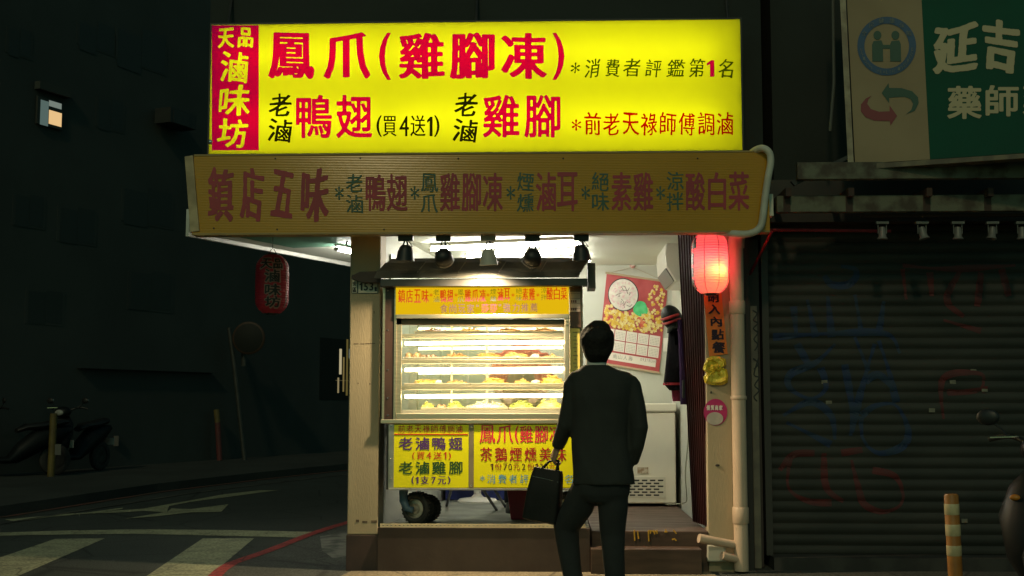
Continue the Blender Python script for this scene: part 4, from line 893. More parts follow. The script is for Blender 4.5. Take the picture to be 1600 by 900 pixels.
def food(px0, px1, ztop, h, kind, col, col2, label, cat='food', seed=0):
    rnd = random.Random(seed+int(px0)); y0 = YS0+.085; x0_, x1_ = P(px0, 500, y0+.06).x, P(px1, 500, y0+.06).x
    m = mat('food_%s' % label.replace(' ', '_')[:40], col, col2, sc=40, rough=.35, lo=.35, hi=.65)
    mb = MB(); w_ = x1_-x0_
    if kind == 'egg':
        r = h/2.1
        k = max(2, int(w_/(1.75*r)))
        for i in range(k):
            for j in range(3):
                mb.ell((x0_+r+i*(w_-2*r)/max(1, k-1), y0+r+j*.075, ztop+r*.95), (r, r*1.15, r*.95), 14, 10)
    elif kind == 'bag':
        mb.ell(((x0_+x1_)/2, y0+.05, ztop+h*.5), (w_/2, .05, h*.5), 14, 10)
        for v in mb.v: v += Vector((noise.noise(v*60), noise.noise(v*60+Vector((9,0,0))), noise.noise(v*60+Vector((0,9,0)))))*.008; v.z = max(v.z, ztop)
    else:
        # a low core mound hidden under many separate strips or chunks
        mb.ell(((x0_+x1_)/2, y0+.10, ztop+h*.12), (w_*.46, .10, h*.55), 18, 8)
        for v in mb.v: v.z = max(v.z, ztop+.001)
        cnt = int((70 if kind == 'strip' else 60)*max(.6, w_/.18))
        for i in range(cnt):
            u, v_ = rnd.uniform(-1, 1), rnd.uniform(-1, 1)
            if u*u+v_*v_ > 1: continue
            zz3 = h*(1-(u*u+v_*v_)**1.3)*rnd.uniform(.35, 1.0)
            c = Vector(((x0_+x1_)/2+u*w_*.5, y0+.10+v_*.1, ztop+.004+zz3*.85))
            an = rnd.uniform(0, 6.3); d = Vector((math.cos(an), math.sin(an), rnd.uniform(-.5, .5)))
            if kind == 'strip':
                l = rnd.uniform(.014, .03); k2 = Vector((0, 0, rnd.uniform(-.004, .012)))
                mb.tube([c-d*l, c+k2, c+d*l], [.0035, .005, .0035], n=5)
            elif kind == 'feet':
                l = rnd.uniform(.018, .03)
                mb.tube([c-d*l, c, c+d*l*.6], [.005, .006, .008], n=6)
                for s in (-.6, 0, .6):
                    d2 = Matrix.Rotation(s, 3, 'Z') @ d; mb.tube([c+d*l*.6, c+d*l*.6+d2*.02+Vector((0, 0, -.004))], [.005, .0025], n=5)
            else:
                mb.ell(c, (rnd.uniform(.006, .014), rnd.uniform(.006, .012), rnd.uniform(.004, .009)), 7, 5, Matrix.Rotation(an, 4, 'Z'))
    for v in mb.v: v.z = max(v.z, ztop+.0012)
    tag(mb.build('food_heap', m, smooth=kind in ('egg', 'bag', 'chunk'), loc=((x0_+x1_)/2, y0+.1, ztop)), label, cat, 'food in the showcase')
zA = tray(648, 760, 521.5, 'white tray of dark braised pieces on the top shelf, left'); zA2 = tray(764, 880, 521.5, 'white tray of brown feet on the top shelf, right')
zB = tray(631, 732, 561.5, 'white tray under the brown eggs on the upper lit shelf'); zB2 = tray(736, 808, 561.5, 'white tray of orange strips on the upper lit shelf'); zB3 = tray(811, 880, 561.5, 'white tray right of the orange strips on the upper lit shelf')
zC_ = tray(631, 732, 602.5, 'white tray of yellow strips and brown bits on the middle lit shelf'); zC2 = tray(736, 808, 602.5, 'white tray in the centre of the middle lit shelf'); zC3 = tray(811, 881, 602.5, 'white tray under the large bright yellow heap on the middle lit shelf')
zD = tray(657, 724, 640.5, 'white tray of green vegetables on the bottom shelf, left'); zD2 = tray(727, 793, 640.5, 'white tray under the wide pale heap on the bottom shelf'); zD3 = tray(796, 881, 640.5, 'white tray under the yellow green heap on the bottom shelf')
food(652, 706, zA, .05, 'chunk', (.09, .05, .025), (.2, .11, .05), 'dark braised chunks on the top shelf, at its left end')
food(710, 757, zA, .045, 'strip', (.32, .2, .08), (.5, .34, .14), 'tan strips on the top shelf beside the dark chunks')
food(768, 820, zA2, .05, 'feet', (.3, .17, .07), (.45, .28, .12), 'brown chicken feet on the top shelf behind the shade bar')
food(826, 877, zA2, .045, 'feet', (.22, .12, .05), (.36, .22, .1), 'darker chicken feet at the right end of the top shelf')
food(634, 658, zB, .055, 'egg', (.30, .17, .08), (.38, .23, .12), 'brown braised eggs at the left end of the upper lit shelf')
food(660, 682, zB, .04, 'egg', (.12, .07, .045), (.18, .11, .07), 'dark braised eggs beside the brown eggs')
food(694, 731, zB, .042, 'strip', (.42, .2, .07), (.55, .3, .12), 'reddish brown strips right of the dark eggs')
food(741, 782, zB2, .052, 'strip', (.6, .3, .08), (.7, .42, .14), 'orange strips in the middle of the upper lit shelf')
food(786, 826, zB2, .06, 'strip', (.68, .46, .16), (.75, .58, .28), 'pale noodle like strips right of the orange strips')
food(829, 843, zB3, .04, 'bag', (.8, .8, .8), (.7, .7, .7), 'knotted white plastic bag on the upper lit shelf', 'bag')
food(848, 878, zB3, .042, 'chunk', (.55, .34, .14), (.66, .46, .22), 'tan pieces at the right end of the upper lit shelf')
food(647, 681, zC_, .055, 'strip', (.66, .44, .08), (.72, .55, .18), 'yellow strips at the left end of the middle lit shelf')
food(681, 692, zC_, .04, 'bag', (.8, .8, .8), (.7, .7, .7), 'white plastic bag beside the yellow strips on the middle lit shelf', 'bag')
food(693, 732, zC_, .046, 'chunk', (.4, .24, .1), (.52, .36, .16), 'brown bits with a yellow piece on the middle lit shelf')
food(752, 792, zC2, .055, 'feet', (.64, .42, .1), (.72, .55, .2), 'yellow chicken feet in the centre of the middle lit shelf')
food(802, 828, zC2, .055, 'chunk', (.58, .36, .1), (.68, .5, .18), 'golden chunks left of the second white bag on the middle lit shelf')
food(830, 843, zC3, .04, 'bag', (.8, .8, .8), (.7, .7, .7), 'white plastic bag left of the large bright yellow heap', 'bag')
food(844, 880, zC3, .085, 'feet', (.74, .55, .1), (.8, .66, .24), 'large bright yellow heap at the right end of the middle lit shelf')
food(658, 680, zD, .07, 'chunk', (.3, .4, .06), (.6, .5, .14), 'yellow green vegetable heap at the left end of the bottom shelf')
food(682, 698, zD, .035, 'chunk', (.6, .3, .2), (.7, .45, .3), 'small pinkish heap on the bottom shelf')
food(700, 723, zD, .062, 'strip', (.3, .4, .07), (.5, .55, .16), 'green stalks beside the small pinkish heap')
food(729, 791, zD2, .07, 'strip', (.78, .74, .55), (.82, .8, .68), 'wide pale heap put in for a white glow in the centre of the bottom shelf')  # whitish strips stand in for a bright glow on this shelf
food(798, 832, zD3, .068, 'strip', (.3, .42, .06), (.55, .58, .18), 'green vegetable strips right of the pale heap')
food(837, 880, zD3, .10, 'chunk', (.6, .58, .1), (.72, .7, .28), 'tall yellow green heap at the right end of the bottom shelf')

# ================================================================= below the cart
sl = thing('pedestal_stool', 'white pedestal stool base seen below the cart', 'stool', G(746, 786, ZF))
c = G(746, 784, ZF+.007)
MB().lathe([(.185, 0), (.185, .012), (.17, .028), (.06, .042), (.034, .07), (.032, .36), (.05, .38)], c, 'z', 36).build('pedestal', WHITE, sl, smooth=True)
MB().lathe([(.15, 0), (.17, .015), (.17, .05), (.14, .06)], c+Vector((0, 0, .38)), 'z', 32).build('seat', WHITE, sl, smooth=True)
bx = thing('blue_crate', 'dark blue plastic crate behind the white stool', 'crate', G(742, 787, ZF)+Vector((0, .5, .007)))
bm_ = mat('blue_plastic', (.012, .022, .16), (.01, .018, .12), sc=4, rough=.4); o_ = ORG[bx]
MB().extr([o_+Vector(v) for v in ((-.30, -.2, 0), (.30, -.2, 0), (.30, .2, 0), (-.30, .2, 0))], (0, 0, .34)).build('body', bm_, bx, bevel=.012); MB().box(o_.x-.32, o_.x+.32, o_.y-.22, o_.y+.22, o_.z+.342, o_.z+.37).build('rim', bm_, bx, bevel=.006)
rb = thing('red_bin', 'dark red plastic bin under the right half of the cart', 'bin', G(830, 815, ZF)+Vector((-.03, .20, .007)))
o_ = ORG[rb]; rm_ = mat('red_plastic', (.32, .01, .03), (.25, .008, .025), sc=4, rough=.45)
MB().loft([[o_+Vector((sx*a, sy*b, z_)) for sx, sy in ((-1,-1),(1,-1),(1,1),(-1,1))] for a, b, z_ in ((.13, .12, 0), (.17, .15, .29))]).build('body', rm_, rb, bevel=.01); MB().box(o_.x-.18, o_.x+.18, o_.y-.16, o_.y+.16, o_.z+.292, o_.z+.315).build('rim', rm_, rb, bevel=.006)
fl = thing('folding_stand', 'black folding stand with slanting legs behind the cart', 'stand', G(770, 798, ZF))
for a_, b_ in ((((748, 755), .55), ((776, 797), .7)), (((766, 755), .75), ((790, 792), .9)), (((708, 755), .75), ((698, 790), .9))):
    MB().tube([P(*a_[0], a_[1]), G(*b_[0], ZF+.01)], .012, n=8).build('leg', BLK, fl)
MB().obox(Matrix.Translation(P(738, 752, .68)), .34, .2, .02).build('top', BLK, fl)

# ================================================================= inside the room
fz = thing('chest_freezer', 'white chest freezer with slotted vent against the back wall', 'freezer', (.65, 2.6, ZF-.02))
FX0, FX1, FY = .30, P(1061, 700, 2.30).x, 2.30
fw = mat('freezer_white', (.85, .82, .70), (.8, .77, .66), sc=2, rough=.35)
zb0, zt0 = P(0, 784, FY).z, P(0, 644, FY).z
MB().box(FX0, FX1-.03, FY+.004, 2.96, zb0, zt0).build('body', fw, fz, bevel=.012)
MB().box(FX0-.01, FX1-.02, FY-.012, 2.97, zt0+.006, P(0, 630, FY).z).build('lid', fw, fz, bevel=.012)
for x_ in (FX0+.06, FX1-.1): MB().box(x_, x_+.05, FY+.04, FY+.09, .30, zb0).build('foot', BLK, fz)
MB().pbox((980, 745), (1040, 778), FY-.002, .005).build('vent_panel', mat('vent_white', (.7, .68, .58), rough=.4), fz, bevel=.002)
vs = MB()
for j in range(6):
    for i in range(5):
        x_ = 978+i*12.5+(6 if j % 2 else 0)
        if x_ < 1034: vs.pbox((x_, 749.5+j*4.6), (x_+8.5, 751.8+j*4.6), FY-.004, .004)
vs.build('vent_slots', BLK, fz)
MB().pbox((996, 730), (1013, 740), FY-.002, .004).build('worn_label', mat('label_brown', (.35, .24, .14), (.62, .56, .45), sc=30, rough=.6), fz)
# calendar hung askew
YK = 2.985
cl = thing('wall_calendar', 'red wall calendar with flowers and two rows of months hung askew', 'calendar', P(995, 580, YK))
ck = [(948, 427), (1044, 441), (1030, 582), (934, 566)]
def kz(u, v):   # u across, v down in the calendar -> photo px
    a, b, c, d = ck; return ((a[0]*(1-u)+b[0]*u)*(1-v)+(d[0]*(1-u)+c[0]*u)*v, (a[1]*(1-u)+b[1]*u)*(1-v)+(d[1]*(1-u)+c[1]*u)*v)
def K(u, v, off=0): return P(*kz(u, v), YK-off)
def kq(u0, v0, u1, v1, off, d=.001): return MB().extr([K(u0, v0, off), K(u1, v0, off), K(u1, v1, off), K(u0, v1, off)], (0, d, 0))
kq(0, 0, 1, 1, .0, .002).build('sheet', mat('calendar_red', (.42, .075, .08), (.34, .045, .05), sc=5, rough=.45), cl)
paper_m = mat('calendar_paper', (.74, .7, .62), rough=.6)
gpr = MB(); dts = MB()
for r_ in range(2):
    for c_ in range(5):
        u0, v0 = .045+c_*.186, .605+r_*.125
        p4 = [K(u0, v0, .003), K(u0+.172, v0, .003), K(u0+.172, v0+.115, .003), K(u0, v0+.115, .003)]; gpr.extr(p4, (0, .001, 0))
        for yy in range(5):
            for xx in range(6):
                uu, vv = u0+.02+xx*.024, v0+.025+yy*.017
                dts.poly([K(uu, vv, .0045), K(uu+.012, vv, .0045), K(uu+.012, vv+.007, .0045), K(uu, vv+.007, .0045)])
gpr.build('month_grid', paper_m, cl); dts.build('dates', mat('date_ink', (.35, .33, .3), rough=.7), cl)
kq(.05, .865, .93, .95, .003).build('name_panel', paper_m, cl)
def fK(off):
    def f(a):
        x, y = a[:, 0], a[:, 1]; sh_ = (x-945)*.146; return onplane(np.stack([x-(y-560)*.09, y+sh_], 1), (0, YK-off, 0), (0, 1, 0))
    return f
lettering(cl, row('南山人壽', 957, 551, 988, 558), 0, mat('date_ink', (0,0,0)), fn=fK(.005), bold=.1, SS=5)
lettering(cl, row('0937', 1000, 551, 1012, 556, .7)+row('803648', 1013, 551, 1025, 556, .7), 0, MATS['date_ink'], fn=fK(.005), bold=.1, SS=5)
MB().poly([K(.10, .925, .0045), K(.125, .895, .0045), K(.15, .905, .0045), K(.18, .925, .0045)]).build('small_logo', BLK, cl)
cc_ = [kz(.30+.25*math.cos(t)*1.0, .21+.185*math.sin(t)) for t in [2*math.pi*i/36 for i in range(36)]]
MB().extr([P(x, y, YK-.003) for x, y in cc_], (0, .001, 0)).build('moon_disc', mat('disc_cream', (.7, .68, .6), (.6, .56, .5), sc=20, rough=.6), cl)
n = 36; in_ = [kz(.30+.235*math.cos(t), .21+.173*math.sin(t)) for t in [2*math.pi*i/36 for i in range(36)]]
MB().add([P(x, y, YK-.0045) for x, y in cc_+in_], [(k, (k+1) % n, n+(k+1) % n, n+k) for k in range(n)]).build('disc_outline', BLK, cl)
rr_ = random.Random(3); brn = MB(); pet = MB(); gold = MB(); gold2 = MB()
for i in range(9):
    u, v = .30+rr_.uniform(-.1, .1), .21+rr_.uniform(-.1, .12); pts_ = [(u, v)]
    for k in range(3): u += rr_.uniform(-.07, .07); v += rr_.uniform(-.05, .05); pts_.append((u, v))
    brn.tube([K(a_, b_, .006) for a_, b_ in pts_ if (a_-.3)**2/.25**2+(b_-.21)**2/.18**2 < .9] or [K(.3, .2, .006), K(.31, .23, .006)], .003, n=5)
brn.build('branch_print', mat('branch_ink', (.14, .1, .09), rough=.7), cl)
def blot(mb, u, v, s, off):
    k = rr_.randint(5, 7); a0 = rr_.uniform(0, 6)
    mb.poly([K(u+s*(.7+.5*(j % 2))*math.cos(a0+2*math.pi*j/(2*k)), v+s*.75*(.7+.5*(j % 2))*math.sin(a0+2*math.pi*j/(2*k)), off) for j in range(2*k)])
for i in range(60):
    a_, r0 = rr_.uniform(0, 6.3), rr_.uniform(0, .9)**.5; blot(pet, .30+.21*r0*math.cos(a_), .21+.155*r0*math.sin(a_), rr_.uniform(.012, .024), .0065+i*4e-5)
pet.build('blossom_print', mat('petal_pink', (.62, .42, .42), (.7, .6, .58), sc=60, rough=.6), cl)
for i in range(230):
    u = rr_.uniform(.02, .97); v = rr_.uniform(.40, .585); v -= .12*max(0, 1-abs(u-.02)/.2)*rr_.random(); blot(gold if i % 2 else gold2, u, v, rr_.uniform(.016, .034), .0055+i*4e-5)
for i in range(46): blot(gold2 if i % 3 else gold, rr_.uniform(.68, .96), rr_.uniform(.06, .42), rr_.uniform(.016, .032), .0055+i*4e-5)
gold.build('flower_pattern', mat('gold_print', (.7, .5, .06), (.6, .36, .05), sc=50, rough=.5), cl); gold2.build('flower_pattern', mat('pale_gold_print', (.75, .66, .3), (.66, .5, .2), sc=50, rough=.5), cl)
MB().extr([P(x, y, YK-.0115) for x, y in [kz(.60+.115*math.cos(t)*(1+.12*math.sin(3*t)), .335+.085*math.sin(t)) for t in [2*math.pi*i/24 for i in range(24)]]], (0, .0005, 0)).build('jade_print', mat('jade_green', (.05, .42, .14), (.1, .52, .22), sc=20, rough=.4), cl)
for u, v, s in ((.66, .50, .05), (.60, .46, .045), (.08, .49, .05)):
    MB().extr([P(x, y, YK-.012) for x, y in [kz(u+s*math.cos(t), v+s*.72*math.sin(t)) for t in [2*math.pi*i/18 for i in range(18)]]], (0, .0004, 0)).build('fruit_print', mat('fruit_red', (.55, .08, .05), (.62, .2, .1), sc=25, rough=.5), cl)
wd_ = mat('calendar_rod', (.42, .34, .22), rough=.5)
for v in (-.005, 1.005): MB().tube([K(-.02, v, .006), K(1.02, v, .006)], .011, n=10).build('rod', wd_, cl)
MB().tube([K(.02, 0, .004), P(988, 417, YK-.006), K(.98, 0, .004)], .0025, n=6).build('string', wd_, cl)
MB().ell(P(988, 415, YK-.006), (.028, .012, .028), 16, 8).build('suction_hook', mat('hook_red', (.55, .2, .16), (.7, .6, .55), sc=30, rough=.3), cl, smooth=True)
# switch, pipe on wall
sw = thing('wall_switch', 'white wall switch box right of the calendar', 'switch', P(1042, 538, 2.98))
MB().pbox((1036.5, 528), (1046.5, 549), 2.975, .022).build('switch_plate', WHITE, sw, bevel=.004); MB().pbox((1039.5, 534), (1043.5, 541), 2.968, .007).build('rocker', WHITE, sw, bevel=.002)
tag(MB().tube([P(1052, 405, 2.97), P(1052, 660, 2.97)], .012, n=10).build('wall_conduit', WHITE, loc=P(1052, 660, 2.97)), 'thin white vertical conduit on the back wall', 'pipe')
# air conditioner on the right wall
ac = thing('air_conditioner', 'white wall mounted air conditioner above the hanging clothes', 'air conditioner', (1.05, 1.8, 2.1))
zt_, zb_ = P(0, 384, 1.5).z, P(0, 446, 1.5).z; zz0 = [(1.158, zt_), (1.0, zt_), (.955, zt_-.03), (.945, zt_-.12), (.955, zb_+.13), (1.03, zb_), (1.158, zb_+.0)]
MB().extr([(x_, 1.35, z_) for x_, z_ in zz0], (0, .85, 0)).build('body', mat('ac_white', (.72, .69, .62), (.66, .63, .56), sc=3, rough=.3), ac, bevel=.012)
MB().extr([(.962, 1.37, zb_+.115), (1.028, 1.37, zb_+.006), (1.02, 1.37, zb_+.002), (.952, 1.37, zb_+.115)], (0, .8, 0)).build('louvre', mat('ac_grey', (.12, .11, .1), rough=.5), ac)
# helmet and clothes on the right wall
hk = thing('cap', 'black cap with red trim hanging on the right wall below the air conditioner', 'cap', P(1048, 515, 1.1))
c = P(1050, 497, 1.1); Mh = Matrix.Translation(c) @ Matrix.Rotation(R(-28), 4, 'Y')
MB().ell((0, 0, 0), (.085, .11, .115), 22, 14).xf(Mh).build('crown', mat('cap_black', (.005, .008, .007), (.009, .012, .011), sc=8, rough=.5, spec=.2), hk, smooth=True)
vz = MB(); vz.loft([[Mh @ Vector((.02+a_*math.cos(t)*1.0, b_*math.sin(t), z_)) for t in [2*math.pi*i/20 for i in range(20)]] for a_, b_, z_ in ((.09, .112, -.045), (.115, .118, -.085), (.112, .115, -.095), (.088, .11, -.052))]); vz.build('brim', mat('cap_black', (0,0,0)), hk, smooth=True)
rt_ = MB()
for z0_ in (.02, -.02):
    pth = []
    for k in range(9):
        an = math.pi*(.95+.75*k/8); z_ = z0_+.012-.004*k; q_ = math.sqrt(1-(z_/.115)**2)*1.01; pth.append(Mh @ Vector((.085*math.cos(an)*q_, .11*math.sin(an)*q_, z_)))
    rt_.tube(pth, .012, n=6)
rt_.build('red_trim', mat('cap_red', (.4, .02, .025), rough=.5), hk)
jk_m = mat('dark_cloth', (.004, .004, .005), (.007, .006, .008), sc=8, rough=.95, bump=.3, spec=.1)
def cloth(name, label, pts, y, dep, m, trimc=None):
    o = thing(name, label, 'clothing', P(pts[0][0][0], pts[0][0][1], y)); rings = []
    for (xl_, yy), xr2 in pts:
        a_, b_ = P(xl_, yy, y), P(xr2, yy, y); k_ = 14
        rings.append([Vector(((a_.x+b_.x)/2+(b_.x-a_.x)/2*math.cos(t), y+dep*math.sin(t)*(1+.3*math.sin(3*t+yy)), a_.z)) for t in [2*math.pi*i/k_ for i in range(k_)]])
    MB().loft(rings).build('garment', m, o, smooth=True)
    return o
jo = cloth('jacket', 'black jacket with red hem hanging on the right wall below the cap', [((1046, 505), 1064), ((1043, 540), 1068), ((1040, 570), 1070), ((1037, 595), 1070), ((1037, 600), 1070), ((1046, 610), 1070)], 1.2, .10, jk_m)
a_, b_ = P(1036.5, 596, 1.2), P(1070, 600, 1.2); MB().lathe([(1.04, 0), (1.04, 1)], (0, 0, 0), 'z', 14).xf(Matrix.Translation(((a_.x+b_.x)/2, 1.2, b_.z-.01)) @ Matrix.Diagonal((abs(b_.x-a_.x)/2, .102, .02, 1))).build('red_hem', mat('hem_red', (.35, .015, .03), rough=.7), jo)
cloth('scarf', 'crimson cloth showing below the black jacket', [((1049, 608), 1064), ((1050, 620), 1065), ((1051, 627), 1064)], 1.25, .03, mat('crimson_cloth', (.25, .02, .06), rough=.9))
cloth('purple_coat', 'dark purple garment behind the black jacket on the right wall', [((1058, 500), 1072), ((1061, 560), 1075), ((1063, 632), 1076)], 1.0, .05, mat('purple_cloth', (.03, .014, .045), rough=.95, spec=.1))
tag(MB().tube(smooth_path([P(1076, 640, 1.0), P(1075, 690, .95), P(1071, 740, .95), P(1073, 775, .95), P(1069, 786, 1.2), P(1040, 788, 1.6)]), .005, n=6).build('power_cord', mat('cord_grey', (.3, .3, .22), rough=.6), loc=P(1069, 786, 1.2)), 'thin loose cable running down the right wall beside the freezer', 'cable')

# ================================================================= people
def ring(c, rx, ry, n=20, e=2.3):
    o = []
    for k in range(n):
        t = 2*math.pi*k/n; cs, sn_ = math.cos(t), math.sin(t)
        o.append(Vector((c[0]+rx*math.copysign(abs(cs)**(2/e), cs), c[1]+ry*math.copysign(abs(sn_)**(2/e), sn_), c[2])))
    return o
def hand(mb, wrist, d, up, s=1., curl=1.0, flip=1):
    """palm and five bent fingers; d points along the hand, up is the back of the hand, thumb on the side d x up * flip"""
    d = Vector(d).normalized(); up = Vector(up); up = (up-d*up.dot(d)).normalized(); sd_ = d.cross(up)*flip; w_ = Vector(wrist)
    mb.loft([[w_+d*l*s+sd_*(a*math.cos(t)+sh_)*s+up*b*math.sin(t)*s for t in [2*math.pi*k/10 for k in range(10)]] for l, a, b, sh_ in ((-.03, .026, .022, 0), (.0, .028, .02, 0), (.04, .040, .017, .002), (.085, .042, .014, .0), (.095, .038, .011, 0))])
    for i, (o_, ln) in enumerate(((.029, .072), (.010, .082), (-.010, .076), (-.029, .06))):
        p = w_+d*.088*s+sd_*o_*s; path = [w_+d*.06*s+sd_*o_*s, p]; a = 0
        for k in range(3):
            a += curl*(.75, .95, .7)[k]; q = (d*math.cos(a)-up*math.sin(a)); p = p+q*ln*s*(.42, .33, .25)[k]; path.append(p)
        mb.tube(path, [.0095*s, .0095*s, .0088*s, .0082*s, .0068*s], n=8)
    p = w_+d*.025*s+sd_*.03*s; q = (d*.75+sd_*.6-up*.3).normalized(); q2 = (d*.9-up*.6*min(1, curl)).normalized()
    mb.tube([w_+d*.015*s+sd_*.018*s, p+q*.015*s, p+q*.045*s, p+q*.045*s+q2*.028*s], [.013*s, .012*s, .0105*s, .008*s], n=8)
def limb(mb, pts, n=14): mb.tube([p for p, r in pts], [r for p, r in pts], n=n)
def headmesh(mb, c, yaw, s=1.):
    """c = centre of the head; face looks to +y before the turn by yaw"""
    i0 = len(mb.v); rings = []
    for z_, rx, ry, oy in ((-.125, .03, .035, .035), (-.115, .05, .06, .02), (-.085, .062, .082, .006), (-.045, .071, .092, 0), (0, .077, .098, -.003), (.045, .078, .099, -.006), (.085, .066, .086, -.01), (.11, .045, .06, -.012), (.122, .015, .02, -.012)):
        rings.append(ring((0, oy, z_), rx*s, ry*s, 22, 2.1))
    mb.loft(rings)
    mb.loft([ring((0, .102, -.045), .016, .014, 10), ring((0, .108, -.035), .016, .02, 10), ring((0, .094, .005), .008, .012, 10)])       # nose
    mb.ell((0, .088, -.072), (.024, .012, .007), 12, 6)
    for sx in (-1, 1):
        mb.ell((sx*.079, -.005, -.02), (.012, .022, .033), 10, 8); mb.ell((sx*.03, .088, 0), (.013, .008, .008), 10, 6)
    M = Matrix.Translation(c) @ Matrix.Rotation(yaw, 4, 'Z'); mb.xf(M, i0); return M
skin_m = mat('skin', (.42, .25, .17), (.38, .22, .15), sc=10, rough=.5)
suit_m = mat('black_suit', (.024, .025, .022), (.03, .031, .027), sc=6, rough=.85, bump=.25, bsc=9)
hair_m = mat('black_hair', (.014, .013, .012), (.02, .018, .016), sc=40, rough=.75, bump=.7, bsc=70, spec=.2)
YM = -1.55
def mx_(px, py, dy=0): return P(px, py, YM+dy)
man = thing('person', 'man in a black suit seen from behind carrying a black briefcase', 'person', (.29, YM, 0))
body = MB(); hc = mx_(932, 538)
Mhd = headmesh(body, hc, R(8), .97) @ Matrix.Scale(1.07, 4)
nk = mx_(931, 566)
body.loft([ring((nk.x, YM-.0, z_), r, r*1.05, 16) for z_, r in ((nk.z-.05, .068), (nk.z, .056), (nk.z+.05, .054), (nk.z+.09, .05))])
sh_l, sh_r = mx_(901, 596), mx_(983, 596)
el_l, wr_l = mx_(884, 664, .03), mx_(871.5, 698, .12); el_r, wr_r = mx_(999, 672, -.06), mx_(987, 722, .04)
tz = lambda py: mx_(938, py).z; tcx = mx_(940, 600).x
body.loft([ring((tcx, YM, z_), rx, ry) for z_, rx, ry in ((tz(575), .06, .06), (tz(590), .16, .09), (tz(620), .165, .1), (tz(690), .145, .095), (tz(750), .15, .1), (tz(775), .12, .09))])
limb(body, [(sh_l, .05), (el_l, .036), (wr_l, .024)]); limb(body, [(sh_r, .05), (el_r, .036), (wr_r, .026)])
hand(body, wr_l, (-.35, .25, -.9), (-.85, -.35, .2), 1.0, 1.05, 1)
hand(body, wr_r, (-.35, .3, -.9), (.9, -.2, -.2), .95, .35, -1)
hip_l, hip_r = mx_(919, 765), mx_(957, 765)
kn_l, kn_r = mx_(885, 830, .13), mx_(957, 842, .02)
an_l, an_r = Vector((mx_(901, 930).x, YM+.06, .09)), Vector((mx_(961, 930).x, YM-.02, .09))
for h_, k_, a_ in ((hip_l, kn_l, an_l), (hip_r, kn_r, an_r)): limb(body, [(h_, .07), (k_, .05), (a_, .035), (a_-Vector((0, 0, .05)), .035)])
body.build('body', skin_m, man, remesh=.0065)
hair = MB(); hair.ell((0, -.012, .027), (.096, .114, .105), 28, 18)
hair.loft([ring((0, -.035, z_), rx, ry, 24, 2.2) for z_, rx, ry in ((-.106, .046, .034), (-.092, .060, .052), (-.065, .076, .074), (-.03, .089, .085), (.0, .096, .095), (.03, .0985, .104), (.06, .090, .100), (.09, .07, .08))])
hair.ell((.01, -.02, .085), (.072, .08, .05), 18, 10)
for sx in (-1, 1): hair.ell((sx*.075, .012, -.01), (.012, .022, .04), 10, 8)
for v in hair.v: v += Vector((noise.noise(v*22), noise.noise(v*22+Vector((7, 1, 0))), noise.noise(v*25+Vector((0, 5, 3)))))*.009
hair.xf(Mhd).build('hair', hair_m, man, remesh=.006)
# collar
cz = nk.z
MB().loft([ring((nk.x+.002, YM-.004+dy, z_), r, r*1.05, 24) for z_, r, dy in ((cz-.05, .063, 0), (cz-.02, .0635, 0), (cz+.019, .062, .004), (cz+.019, .058, .004), (cz-.03, .058, 0))], caps=False).build('shirt_collar', mat('white_shirt', (.72, .7, .66), rough=.8), man, smooth=True)
# jacket
jk = MB()
jr = [(570.5, 913, 950, .078), (573, 909, 955, .082), (578, 903, 966, .082), (582, 892, 984, .092), (588, 888.5, 991, .104), (600, 889, 992, .114), (620, 890, 988, .124), (650, 892, 984, .122), (680, 893, 983, .118), (710, 893, 985, .122), (735, 894, 989, .13), (756, 895, 992, .137)]
rings = []
for py, l, r_, ry in jr:
    a_, b_ = mx_(l, py), mx_(r_, py); rings.append(ring(((a_.x+b_.x)/2, YM+.0, a_.z), (b_.x-a_.x)/2, ry, 28, 2.5))
jk.loft(rings)
limb(jk, [(mx_(900, 592), .05), (mx_(896, 602), .061), (mx_(891, 632, .01), .058), (mx_(884, 664, .03), .053), (mx_(877, 683, .07), .046), (mx_(872, 698, .11), .039)], 18)
limb(jk, [(mx_(982, 592), .05), (mx_(986, 602), .062), (mx_(994, 636, -.03), .06), (mx_(999, 668, -.06), .053), (mx_(995, 696, -.03), .047), (mx_(988, 722, .03), .04)], 18)
# soft folds
for v in jk.v:
    k = noise.noise(Vector((v.x*9, v.y*9, v.z*4)))*.009+noise.noise(Vector((v.x*20+v.z*9, v.y*20, v.z*14)))*.006
    v.x += k; v.y += k*1.2
jk.build('jacket', suit_m, man, remesh=.0105)
tr_ = MB()
tr_.loft([ring(((mx_(l, py).x+mx_(r_, py).x)/2, YM, mx_(l, py).z), (mx_(r_, py).x-mx_(l, py).x)/2, ry, 24) for py, l, r_, ry in ((735, 900, 984, .11), (755, 897, 985, .12), (772, 899, 984, .115), (784, 912, 972, .09))])
limb(tr_, [(mx_(916, 760), .085), (mx_(904, 790, .06), .094), (mx_(884, 824, .13), .083), (mx_(888, 855, .11), .071), (mx_(894, 895, .08), .06), (an_l+Vector((0, 0, .02)), .064), (an_l-Vector((0, 0, .045)), .066)], 18)
limb(tr_, [(mx_(959, 760), .088), (mx_(958, 790), .092), (mx_(957, 835, .02), .077), (mx_(959, 870, .0), .066), (mx_(960.5, 900, -.01), .061), (an_r+Vector((0, 0, .02)), .064), (an_r-Vector((0, 0, .045)), .066)], 18)
for v in tr_.v:
    k = noise.noise(Vector((v.x*11, v.y*11, v.z*6)))*.008; v.x += k; v.y += k
tr_.build('trousers', mat('black_trousers', (.02, .022, .022), (.026, .028, .027), sc=6, rough=.9, bump=.2, bsc=9), man, remesh=.0105)
